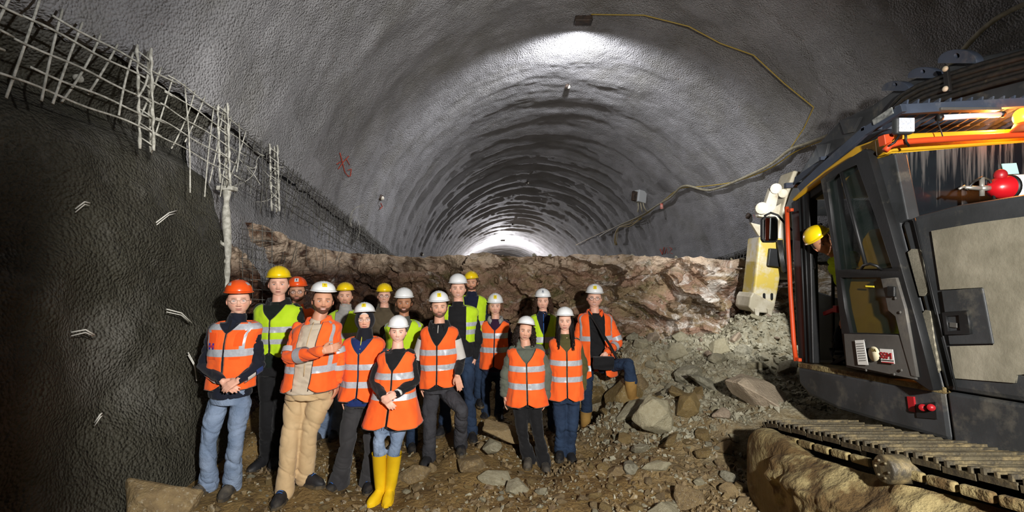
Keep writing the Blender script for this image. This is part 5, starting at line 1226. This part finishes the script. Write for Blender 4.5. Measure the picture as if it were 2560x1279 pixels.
def build_machine():
    XS = 2.70
    R = empty('excavator', (3.3, 3.2, CAMZ-2.05), 'large tracked excavator with open cab door at the right edge', 'excavator')
    # lower skirts
    prism('side_skirt', pp([(1993, 915), (1996, 958), (2021, 987), (2094, 1023), (2216, 1060), (2379, 1105), (2361, 976)], XS), (1.5, 0, 0), K_BODY, R, .03)
    s2 = prism('side_skirt', pp([(2365, 978), (2383, 1106), (2560, 1152), (2950, 1260), (2950, 1080), (2560, 1010)], XS), (1.5, 0, 0), K_BODY, R, .02)
    # engine cover
    body = prism('engine_cover', pp([(2250, 557), (2287, 539), (2389, 512), (2560, 484), (2950, 422), (2950, 1076), (2560, 1006), (2361, 974)], XS), (1.9, 0, 0), K_BODY, R, .03)
    slab('grille', [[(2328, 577), (2440, 557), (2560, 541), (2940, 478), (2940, 1010), (2560, 935), (2540, 937), (2537, 957), (2386, 945), (2374, 865), (2483, 862), (2456, 718), (2350, 724)]], K_GRILL, XS-.012, .02, body)
    prism('latch_panel', pp([(2352, 726), (2455, 719), (2482, 859), (2372, 861)], XS-.022), (.02, 0, 0), K_BODY, body, .006)
    la = slab('latch', [[(2356, 781), (2417, 776), (2425, 833), (2364, 836)], [(2364, 789), (2398, 787), (2402, 826), (2370, 828)]], K_BLACK, XS-.034, .02, body, .003)
    MB().box(PX(2384, 812, XS-.026), (.01, .05, .03)).build('lock', K_DOOR, la, bevel=.003)
    for poly in ([(2269, 630), (2279, 622), (2296, 622), (2303, 632), (2317, 730), (2308, 740), (2298, 739)], [(2306, 783), (2313, 774), (2324, 777), (2345, 925), (2338, 935), (2331, 930)]): slab('side_vent', [poly], K_GRILL, XS-.01, .02, body)
    for X_ in (XS-.02,):
        MB().tube(pp([(2286, 545), (2340, 770), (2392, 975)], X_), .006, 6).build('panel_seam', K_BLACK, body)
    # cab ------------------------------------------------------
    roof = pp([(1976, 500), (2020, 455), (2068, 419), (2137, 366), (2202, 342), (2213, 339), (2217, 384), (2185, 398), (2165, 376), (2072, 436), (1982, 503)], XS)
    cab = prism('cab_roof', roof, (1.12, 0, .05), K_YEL, R, .02)
    prism('front_pillar', pp([(1977, 508), (2010, 478), (2022, 480), (2032, 908), (1996, 906)], XS+.02), (.07, 0, 0), K_BLACK, R, .008)
    prism('front_pillar', pp([(1977, 508), (2000, 488), (2012, 700), (2014, 906), (1996, 906)], XS+1.02), (.07, 0, 0), K_BLACK, R, .008)
    prism('header', pp([(1985, 505), (2072, 438), (2165, 378), (2168, 395), (2080, 458), (2012, 505)], XS+.03), (.06, 0, 0), K_BLACK, R, .006)
    prism('middle_pillar', pp([(2062, 452), (2088, 436), (2145, 922), (2116, 918)], XS+.03), (.05, 0, 0), K_BLACK, R, .006)
    prism('rear_pillar', pp([(2185, 398), (2236, 384), (2269, 548), (2250, 557), (2359, 972), (2336, 968), (2240, 660)], XS+.01), (.09, 0, 0), K_BODY, R, .008)
    prism('cab_floor', pp([(1994, 905), (2361, 968), (2361, 985), (1994, 918)], XS+.0), (1.12, 0, 0), K_MUD, R, .01)
    # seals and posts seen in the door opening
    for a, b in (((1998, 497), (2016, 905)), ((2008, 490), (2026, 905))): MB().tube([PX(*a, XS+.015), PX(*b, XS+.015)], .010, 6).build('door_seal', K_BLACK, R)
    fr = prism('windshield', py_([(1990+20, 500), (2320, 500), (2320, 900), (2010, 900)], 4.48), (0, .02, 0), K_GL, R)
    for x in (2.95, 3.12, 3.3, 3.5): MB().box((x, 4.56, CAMZ-.02), (.022, .02, 1.7)).build('guard_bar', K_BLACK, fr)
    prism('cab_side_wall', pp([(2010, 720), (2250, 800), (2250, 960), (2010, 905)], XS+1.0), (.04, 0, 0), K_BLACK, R)
    prism('cab_rear_wall', [V3(2.78, 3.30, CAMZ-1.1), V3(3.8, 3.30, CAMZ-1.1), V3(3.8, 3.36, CAMZ+.35), V3(2.78, 3.36, CAMZ+.35)], (0, .04, 0), K_BLACK, R)
    MB().tube([PX(2053, 560, XS+.1), PX(2036, 572, XS+.1), PX(2042, 640, XS+.1)], .012, 8).build('grab_bar', K_BLACK, R)
    MB().tube([PX(2037, 645, XS+.05), PX(2040, 668, XS+.05), PX(2026, 676, XS+.05)], .012, 8).build('grab_bar', K_BLACK, R)
    mb = MB(); mb.box(PX(2075, 778, XS+.12), (.03, .16, .035), np.array(Matrix.Rotation(-.35, 3, 'X'))); mb.box(PX(2092, 772, XS+.12), (.04, .05, .06)); mb.build('safety_lever', K_RED, R, bevel=.006)
    for i in range(2):
        q = V3(2.95+.2*i, 4.15, CAMZ-.78); mb = MB(); mb.box(q, (.12, .3, .03), np.array(Matrix.Rotation(-.5, 3, 'X')))
        for k in range(5): mb.box(q+V3(0, -.12+.06*k, .02+.03*(2-k)*-1), (.12, .02, .02), np.array(Matrix.Rotation(-.5, 3, 'X')))
        mb.build('pedal', K_BLACK, R, bevel=.004)
    st = MB(); st.box((3.2, 3.75, CAMZ-.5), (.5, .5, .16)); seat = st.build('seat', K_BLACK, R, bevel=.05)
    MB().box((3.2, 3.45, CAMZ-.1), (.48, .14, .75)).build('backrest', K_BLACK, seat, bevel=.05)
    # rear window, yellow rear cap of the roof
    prism('rear_window', py_([(2228, 384), (2560, 356), (2760, 340), (2760, 620), (2262, 620)], 3.36), (0, .02, 0), K_WIN, R)
    prism('window_sticker', py_([(2505, 409), (2541, 407), (2548, 434), (2512, 436)], 3.345), (0, .006, 0), mat('pale_cyan_sticker', 'a9d4cf', .5), R)
    prism('roof_rear_edge', py_([(2211, 339), (2230, 334), (2560, 320), (2760, 312), (2760, 345), (2560, 358), (2234, 378), (2217, 386)], 3.36), (0, .10, 0), K_YEL, R, .015)
    MB().tube(smoothp(np.array(py_([(2213, 376), (2222, 362), (2240, 354), (2300, 352), (2420, 344), (2560, 336), (2760, 326)], 3.26)), 1), .021, 12).build('roof_rail', K_ORG, R)
    prism('rail_bracket', py_([(2210, 336), (2236, 332), (2236, 350), (2214, 362)], 3.27), (0, .06, 0), K_ORG, R, .004)
    # overhead guard
    g0 = prism('roof_guard', pp([(1992, 466), (2040, 420), (2150, 322), (2252, 262), (2256, 278), (2160, 338), (2050, 435), (2000, 480)], XS+.0), (.035, 0, 0), K_BLUE, R, .004)
    prism('guard_rear_bar', py_([(2250, 260), (2560, 243), (2780, 232), (2780, 252), (2560, 265), (2256, 284)], 3.27), (0, .05, 0), K_BLUE, g0, .004)
    prism('guard_front_bar', [V3(XS, 4.62, CAMZ+.83), V3(XS+1.15, 4.62, CAMZ+.88), V3(XS+1.15, 4.62, CAMZ+.93), V3(XS, 4.62, CAMZ+.88)], (0, .04, 0), K_BLUE, g0)
    for i in range(15):
        x = XS+.06+i*.075; a = V3(x, 3.29, CAMZ+1.14+i*.003); b = V3(x, 4.6, CAMZ+.86+i*.003)
        prism('guard_slat', [a, b, b+V3(.012, 0, .07), a+V3(.012, 0, .07)], (.012, 0, 0), K_BLUE, g0)
    for Y_, Z_ in ((3.6, 1.09), (4.1, .98)): prism('guard_cross_bar', [V3(XS, Y_, CAMZ+Z_), V3(XS+1.15, Y_, CAMZ+Z_+.045), V3(XS+1.15, Y_, CAMZ+Z_+.075), V3(XS, Y_, CAMZ+Z_+.03)], (0, .03, 0), K_BLUE, g0)
    prism('guard_label', pp([(2180, 300), (2228, 268), (2232, 283), (2184, 312)], XS-.01), (.008, 0, 0), mat('worn_label', '8f928e', .6, 0, '5d605e', 30), g0)
    # lamps at the guard
    wl = empty('work_lamp', P(2266, 312, 3.2), 'square work lamp on the rear edge of the excavator roof', 'lamp'); wl.parent = None
    c = P(2266, 312, 3.18); MB().box(c+V3(0, .03, 0), (.125, .05, .115)).build('housing', K_BODY, wl, bevel=.015); le = MB(); le.box(c+V3(0, -.002, 0), (.105, .012, .095)).build('lens', K_LAMP, wl, bevel=.008)
    mb = MB()
    for i in range(3):
        for j in range(2): mb.ell(c+V3(-.03+.03*i, -.011, -.02+.04*j), (.010, .004, .010), None, 10, 6)
    mb.build('led', mat('led_white', 'f0f0ee', .3), wl); mb = MB(); mb.tube([c+V3(-.02, .03, -.055), c+V3(-.05, .04, -.11), c+V3(-.08, .05, -.13)], .008, 6); mb.tube([c+V3(.02, .03, -.055), c+V3(.03, .04, -.1), c+V3(.06, .05, -.13)], .008, 6); mb.build('bracket', K_BLACK, wl)
    tb = empty('tube_lamp', P(2425, 290, 3.3), 'long frosted tube lamp under the roof guard', 'lamp')
    a, b = P(2350, 294, 3.26), P(2502, 286, 3.26); MB().tube([a, b], .019, 14).build('tube', mat('frosted_tube', 'd6d9e2', .35), tb)
    mb = MB(); mb.tube([a-(b-a)*.04, a+(b-a)*.02], .024, 12); mb.build('end_cap', K_BLACK, tb); mb = MB(); mb.tube([b-(b-a)*.02, b+(b-a)*.04], .022, 12); mb.build('end_cap', K_BLACK, tb)
    MB().box((a+b)/2+V3(0, .02, .05), (.42, .06, .02)).build('bracket', K_DOOR, tb, bevel=.004); MB().tube([a+V3(-.02, 0, -.02), a+V3(0, -.01, -.10), a+V3(.03, 0, -.17)], .004, 6).build('wire', K_BLACK, tb)
    bc = P(2556, 292, 3.22); be = empty('beacon', bc, 'glowing orange rotating beacon at the right picture edge', 'lamp')
    MB().ell(bc, (.05, .05, .06)).build('beacon_lens', mat('orange_glow', 'ff8c1a', .4, emis='ff7a10', es=14), be)
    MB().tube([bc+V3(.02, 0, -.10), bc+V3(.02, 0, -.04)], [.08, .055], 20).build('base', mat('rusty_orange', '9a4a22', .6), be)
    light('beacon_light', 'POINT', tuple(bc+V3(-.03, .13, .0)), 26, (1, .32, .06), .04)
    # door, opened back along the cab
    XD = 2.60
    d = slab('door', [[(2053, 449), (2100, 412), (2161, 374), (2170, 380), (2225, 570), (2290, 800), (2334, 972), (2325, 974), (2286, 948), (2117, 916), (2108, 850), (2096, 750), (2087, 647), (2067, 525)],
                      [(2066, 455), (2105, 428), (2143, 410), (2190, 540), (2233, 671), (2096, 675), (2080, 560)], [(2101, 692), (2203, 692), (2216, 740), (2222, 770), (2240, 785), (2250, 836), (2126, 832), (2112, 770)]], K_BLACK, XD, .05, R, .004)
    slab('glass_pane', [[(2062, 452), (2148, 405), (2236, 673), (2094, 678)]], K_GL, XD+.02, .006, d); slab('glass_pane', [[(2099, 690), (2206, 690), (2254, 840), (2124, 835)]], K_GL, XD+.02, .006, d)
    MB().tube(pp([(2104, 432), (2135, 550), (2164, 660)], XD-.005), .014, 6).build('sliding_sash', K_BLACK, d)
    slab('lower_panel', [[(2111, 834), (2249, 839), (2290, 946), (2118, 912)]], K_DOOR, XD-.012, .04, d, .004)
    slab('lock_panel', [[(2204, 697), (2240, 695), (2262, 770), (2292, 940), (2280, 938), (2252, 840), (2240, 790), (2222, 775), (2215, 740)]], K_DOOR, XD-.018, .03, d, .004)
    MB().tube(smoothp(np.array([PX(2153, 672, XD), PX(2155, 662, XD-.05), PX(2175, 655, XD-.07), PX(2195, 664, XD-.05), PX(2205, 674, XD)]), 1), .010, 8).build('door_handle', K_BLACK, d)
    MB().box(PX(2229, 728, XD-.035), (.02, .06, .07)).build('door_lock', K_BLACK, d, bevel=.006)
    for a_, b_ in ((2238, 745), (2250, 780), (2160, 850), (2165, 925), (2235, 935), (2253, 925)): MB().ell(PX(a_, b_, XD-.03), (.005, .010, .010), None, 10, 6).build('bolt', K_DOOR, d)
    slab('paper_sheet', [[(2137, 850), (2159, 849), (2170, 912), (2145, 911)]], K_WHITE, XD-.036, .004, d)
    lg = [PX(2185, 884, XD-.037)+V3(0, .052*math.cos(t), .052*math.sin(t)) for t in np.arange(28)*2*math.pi/28]
    MB().add(lg, [tuple(range(28))]).build('round_sticker', mat('cream_sticker', 'd8cfae', .5), d, solid=.003)
    slab('sticker', [[(2199, 871), (2231, 873), (2236, 909), (2203, 905)]], K_WHITE, XD-.037, .004, d)
    ax = PX(2231, 889, XD)-PX(2201, 886, XD); t_ = text('SSM', .062, K_RED, PX(2215, 896, XD-.042), ax, (0, .10, 1), 'lettering', d)
    for k, (c_, yy) in enumerate((('222222', 900), ('b01c22', 905))): slab('sticker_line', [[(2204, yy-1.6), (2234, yy+1), (2234, yy+3), (2204, yy+.4)]], mat('line_'+c_, c_, .5), XD-.041, .002, d)
    for k in range(8): slab('print_line', [[(2141+k, 858+k*6), (2158+k, 857+k*6), (2158+k, 859+k*6), (2141+k, 860+k*6)]], mat('print_grey', '7d7c78', .6), XD-.040, .002, d)
    text('SSA', .03, mat('print_brown', '6a5a30', .6), PX(2184, 878, XD-.041), ax, (0, .1, 1), 'lettering', d)
    slab('label_strip', [[(2163, 713), (2184, 714), (2185, 718), (2164, 717)]], M_BADGE, XD+.01, .004, d)
    # yellow panel behind the door
    slab('yellow_panel', [[(2132, 842), (2119, 770), (2130, 705), (2153, 650), (2161, 598), (2177, 577), (2204, 573), (2232, 660), (2275, 850), (2280, 905), (2140, 880)]], K_YEL, XS-.03, .05, R, .01)
    # rails, mirror
    MB().tube(pp([(1967, 517), (1970, 600), (1976, 730), (1984, 850), (1990, 902)], XS-.02), .020, 10).build('front_rail', K_ORG, R)
    for y in (525, 898): MB().box(PX(1976 if y < 600 else 1996, y, XS-.02), (.03, .06, .03)).build('rail_clamp', K_ORG, R, bevel=.004)
    mc = P(1926, 573, 4.75); mi = prism('mirror', [mc+V3(x*.082, 0, z*.132) for x, z in ((-.75, -1), (.75, -1), (1, -.75), (1, .75), (.75, 1), (-.75, 1), (-1, .75), (-1, -.75))], (0, .05, 0), K_BLACK, R, .012)
    prism('mirror_glass', [mc+V3(x*.066, -.006, z*.115) for x, z in ((-.75, -1), (.75, -1), (1, -.75), (1, .75), (.75, 1), (-.75, 1), (-1, .75), (-1, -.75))], (0, .006, 0), mat('mirror_silver', '9aa3a3', .04, 1.), mi)
    MB().tube(smoothp(np.array([mc+V3(-.04, .04, .14), mc+V3(.02, .04, .19), mc+V3(.10, .03, .17), mc+V3(.13, .0, .06), mc+V3(.16, -.1, -.02)]), 1), .011, 8).build('mirror_arm', K_BLACK, mi)
    # emergency switches
    s_ = prism('switch_plate', pp([(2288, 1010), (2338, 1004), (2342, 1047), (2292, 1043)], XS-.012), (.02, 0, 0), K_BLACK, s2)
    for x in (2307, 2328): MB().tube([PX(x, 1018, XS-.01), PX(x, 1018, XS-.05)], .022, 14).build('red_knob', K_RED, s_)
    prism('warning_sticker', pp([(2267, 990), (2283, 991), (2288, 1030), (2272, 1027)], XS-.012), (.012, 0, 0), K_RED, s2)
    # boom with hoses and lugs
    XB = 4.0
    bm_ = prism('boom', pp([(1960, 520), (1975, 480), (2000, 428), (2042, 362), (2098, 300), (2180, 262), (2260, 205), (2400, 150), (2560, 118), (2800, 90), (2800, 330), (2560, 300), (2320, 300), (2150, 380), (2060, 470), (2000, 540)], XB), (.42, 0, 0), K_BODY, R, .03)
    for px, py, w_ in ((2239, 216, 34), (2308, 184, 38), (2393, 146, 48)):
        q = [(px+w_*math.cos(t), py+8-w_*.62*math.sin(t)) for t in np.linspace(-.1, math.pi+.1, 12)]; lug = slab('hose_lug', [q, [(px+w_*.16*math.cos(t), py-w_*.15+w_*.16*math.sin(t)) for t in np.arange(10)*.628]], K_BLUE, XB-.06, .06, bm_, .004)
    base_ = [(2215, 290), (2228, 262), (2246, 236), (2280, 212), (2354, 195), (2450, 158), (2560, 126), (2700, 100)]
    for k in range(6):
        q = [(x+k*9-(k*6 if x < 2240 else 0), y+k*(9 if x > 2300 else 7)+(-6 if 2300 < x < 2500 else 0)*0) for x, y in base_]
        MB().tube(smoothp(np.array(pp(q, XB-.08-.02*(k % 2))), 2), .022, 10).build('hose', K_RUB, bm_)
    prism('hose_clamp', pp([(2356, 168), (2366, 166), (2374, 228), (2360, 230)], XB-.15), (.03, 0, 0), K_BLACK, bm_, .006)
    for z in (172, 222): MB().ell(PX(2363, z, XB-.16), (.02, .025, .025), None, 10, 8).build('bolt', K_SILV, bm_)
    for y0, x0 in ((1, 2015), (2, 2060)): pass
    prism('boom_rib', pp([(2098, 300), (2150, 292), (2130, 330), (2110, 335)], XB-.04), (.04, 0, 0), K_BODY, bm_, .005)
    prism('boom_rib', pp([(2040, 362), (2070, 358), (2062, 392), (2050, 395)], XB-.04), (.04, 0, 0), K_BODY, bm_, .005)
    # linkage
    lk = prism('stick', py_([(1985, 425), (2010, 430), (2000, 560), (1975, 700), (1935, 690), (1950, 560), (1968, 470)], 7.0), (0, .35, 0), K_SILV, R, .02)
    for px, py, r_ in ((1940, 471, 13), (1958, 483, 11), (1905, 520, 15), (1935, 545, 12)):
        MB().tube([P(px, py, 6.95), P(px, py, 7.3)], r_/FPX*7, 16).build('pin', K_SILV, lk, bevel=.006)
    prism('link', py_([(1928, 468), (1952, 466), (1940, 520), (1918, 545), (1897, 540), (1893, 512), (1915, 508)], 7.02), (0, .10, 0), K_SILV, lk, .01)
    prism('link', py_([(1925, 525), (1965, 500), (1975, 540), (1950, 590), (1920, 570)], 7.08), (0, .2, 0), K_SILV, lk, .01)
    prism('link_bracket', py_([(1877, 556), (1898, 590), (1910, 585), (1915, 565)], 7.0), (0, .05, 0), K_SILV, lk)
    hm = MB(); q = [(1901, 592), (1962, 592), (1958, 690), (1944, 790), (1872, 770), (1886, 735)]
    H = prism('hammer', py_([(1899, 590), (1962, 596), (1950, 700), (1936, 778), (1878, 770), (1886, 715)], 6.95), (.03, .42, 0), K_HAM, R, .03)
    prism('hammer_foot', py_([(1883, 730), (1876, 742), (1872, 768), (1884, 780), (1908, 782), (1930, 784), (1940, 760)], 6.92), (.02, .48, 0), K_SILV, H, .02)
    for x in (1886, 1918): prism('hammer_claw', py_([(x, 770), (x+14, 772), (x+12, 790), (x+3, 788)], 6.9), (0, .12, 0), K_SILV, H, .008)
    MB().tube([P(1898, 780, 7.1), P(1893, 808, 7.1)], .055, 16).build('chisel', mat('chisel_steel', '7d868c', .4, .6), H)
    for x in (1905, 1924): slab('slot', [[(P(x, 735, 7)[0]+.018*math.cos(t), P(x, 740, 7)[2]+(.05 if math.sin(t) > 0 else -.05)*.6+.02*math.sin(t)) for t in np.arange(16)*2*math.pi/16]], K_BLACK, None, .01, H, frame=((0, 6.94, 0), (1, 0, 0), (0, 0, 1)))
    prism('hydraulic_block', py_([(1925, 620), (1956, 622), (1952, 668), (1920, 664)], 6.9), (0, .1, 0), K_BLACK, H, .01)
    for k in range(3): MB().tube(smoothp(np.array([P(1945+4*k, 600, 6.88), P(1948+3*k, 650, 6.8), P(1958+4*k, 690, 6.78), P(1966+3*k, 712, 6.8), P(1970, 660, 6.85), P(1972+3*k, 600, 6.9)]), 2), .02, 8).build('hose', K_RUB, H)
    # fire extinguisher on the engine deck
    fe = empty('fire_extinguisher', P(2510, 475, 3.1), 'red fire extinguisher lying on the excavator deck', 'fire extinguisher')
    a, b = P(2474, 470, 3.05), P(2720, 462, 3.05); u = unit(b-a)
    MB().tube([a-u*.005, a+u*.03, a+u*.09, a+u*.3, b], [.02, .06, .078, .080, .08], 24).build('cylinder', mat('extinguisher_red', 'b3141c', .3, coat=.3), fe)
    MB().tube([a+u*.13, b], .0815, 24).build('label_wrap', K_WHITE, fe); MB().tube([a+u*.105, a+u*.125], .083, 24).build('strap', K_BLACK, fe)
    mb = MB(); mb.tube([a, a-u*.06], .018, 12); mb.tube([a-u*.05+V3(0, 0, -.05), a-u*.05+V3(0, 0, .07)], .014, 10); mb.tube([a-u*.05, a-u*.16+V3(0, 0, .01)], [.016, .011], 10); mb.tube([a-u*.16+V3(0, 0, .02), a-u*.20+V3(0, 0, -.0)], .008, 8); mb.build('valve', mat('valve_steel', 'a8a49a', .35, .6), fe)
    c = a-u*.05; MB().tube(smoothp(np.array([c+V3(-.10, 0, -.01), c+V3(-.06, 0, .06), c+V3(0, 0, .10), c+V3(.07, 0, .08), c+V3(.09, 0, 0), c+V3(.08, .0, -.07)]), 2), .008, 8).build('hose', K_RUB, fe)
    MB().ell(P(2501, 438, 3.05), (.035, .035, .04)).build('red_cap', K_RED, fe)
    # undercarriage ---------------------------------------------
    d_ = np.array([0, .983, -.185]); u_ = np.array([0, .185, .983]); T0 = PX(1890, 1053, 2.1)-d_*.30; r0 = .38; Lt = 3.0
    tf = MB(); c1 = T0-u_*r0; c2 = c1-d_*Lt
    pm = MB(); pm.box((0, 0, 0), (.66, .165, .03), None); pm.box((0, -.06, .028), (.66, .016, .032)); pm.box((0, 0, .026), (.66, .014, .026)); pm.box((0, .06, .028), (.66, .016, .032)); pm.box((0, 0, -.04), (.16, .15, .05))
    pme = pm.mesh('track_pad', K_STEEL); per = 2*Lt+2*math.pi*r0; n = int(per/.178); tr = None
    frame_ = prism('track_frame', [c1+V3(.02, 0, 0)+u_*.2, c1+V3(.02, 0, 0)-u_*.3, c2+V3(.02, 0, 0)-u_*.3, c2+V3(.02, 0, 0)+u_*.2], (.3, 0, 0), K_STEEL, R, .02)
    for i in range(n):
        s = i/n*per
        if s < Lt: p, a_ = c2+d_*s+u_*r0, 0
        elif s < Lt+math.pi*r0: t = (s-Lt)/r0; p, a_ = c1+u_*r0*math.cos(t)+d_*r0*math.sin(t), t
        elif s < 2*Lt+math.pi*r0: p, a_ = c1-d_*(s-Lt-math.pi*r0)-u_*r0, math.pi
        else: t = (s-2*Lt-math.pi*r0)/r0; p, a_ = c2-u_*r0*math.cos(t)-d_*r0*math.sin(t), math.pi+t
        o = bpy.data.objects.new('track_pad', pme); COL.objects.link(o); o.parent = R; o.matrix_parent_inverse = Matrix.Translation(-Vector(R.location))
        o.rotation_euler = (-.186-a_, 0, 0); o.location = tuple(p+V3(.32, 0, .004*math.sin(i*3)))
    MB().tube([c1+V3(-.02, 0, 0), c1+V3(.5, 0, 0)], .32, 28).build('idler_wheel', K_STEEL, R, bevel=.02)
    q = c1+V3(-.06, 0, -.02)-d_*.12; mb = MB(); mb.ell(q, (.12, .40, .36), None, 48, 36, fn=lambda p: np.sign(p)*np.abs(p/np.array([.12, .40, .36]))**.62*np.array([.12, .40, .36])*(1+.06*fbm(p*7+2, 3, 9))[:, None]); mb.build('mud_caked_guard', K_MUD, R)
    # mud on the track frame
    Gd = []
    for v in np.linspace(-.02, 1, 60):
        s = np.linspace(0, 2.75, 170); p = c1[None]-d_*s[:, None]-d_*.28+u_*(.24-v*.78); x = np.full(len(s), 1.98)
        q3 = np.stack([s*2.2, np.full(len(s), v*2.4), 0*s], -1); x += -.06-.10*np.sin(v*3.1)+.16*fbm(q3, 4, 17)+.03*fbm(q3*6, 3, 18)+.10*(v > .45)*0
        p[:, 0] = x+.12*(1-min(1, v*5)); Gd.append(p)
    MB().grid(np.array(Gd)).build('caked_mud', K_MUD, R)
    rc = PX(2207, 1172, 1.98); MB().tube([rc, rc+V3(.32, 0, 0)], .075, 24).build('carrier_roller', K_STEEL, R, bevel=.01)
    for k in range(6): MB().ell(rc+V3(-.004, .045*math.cos(k*1.05), .045*math.sin(k*1.05)), (.008, .008, .008), None, 8, 6).build('bolt', K_STEEL, R)
    # pins of the chain along the outer top edge
    for i in range(17): 
        p = c2+d_*(.1+i*.178)+u_*(r0-.07)+V3(-.01, 0, 0); MB().box(p, (.04, .15, .05), np.array(Matrix.Rotation(-.186, 3, 'X'))).build('chain_link', K_MUD, R, bevel=.012)
    # other track, seen below the skirt
    for i in range(16):
        p = c2+d_*(i*.178)+u_*r0+V3(2.3, 0, 0); o = bpy.data.objects.new('track_pad', pme); COL.objects.link(o); o.parent = R; o.matrix_parent_inverse = Matrix.Translation(-Vector(R.location)); o.rotation_euler = (-.186, 0, 0); o.location = tuple(p)
    prism('centre_frame', [c1+V3(.75, .1, .25), c2+V3(.75, 0, .25), c2+V3(.75, 0, -.2), c1+V3(.75, .1, -.2)], (1.2, 0, 0), K_BLACK, R)
    # operator
    person(OPERATOR)
OPERATOR = dict(name='op', Y=4.12, head=(2070, 575, 648), hd=(2058, 606, 1.0), rot=(14, 0, -42), seed=30, hat='yellow', badge=0, ridge=.1, skin=S3, hair='2a2420', beard=.0, smile=.5, k=1.0,
     shA=(2122, 640), shB=(2180, 700), neck=(2098, 640), elA=(2150, 730), elB=(2200, 770), wrA=(2120, 780), wrB=(2180, 800), hipA=(2170, 800, -.1), hipB=(2215, 800, -.1), knA=(2120, 800, .25), knB=(2160, 805, .25), feet=[(2100, 895, .3), (2140, 895, .3)],
     trousers=(M_NAVY, .07), jacket=dict(m=LIME, hem=805), label='person in yellow climbing style hard hat peering out of the excavator cab')
build_mesh_left(); build_mesh_right(); build_fixtures()
build_people()
build_ground(); build_face()
build_machine()
build_rocks()
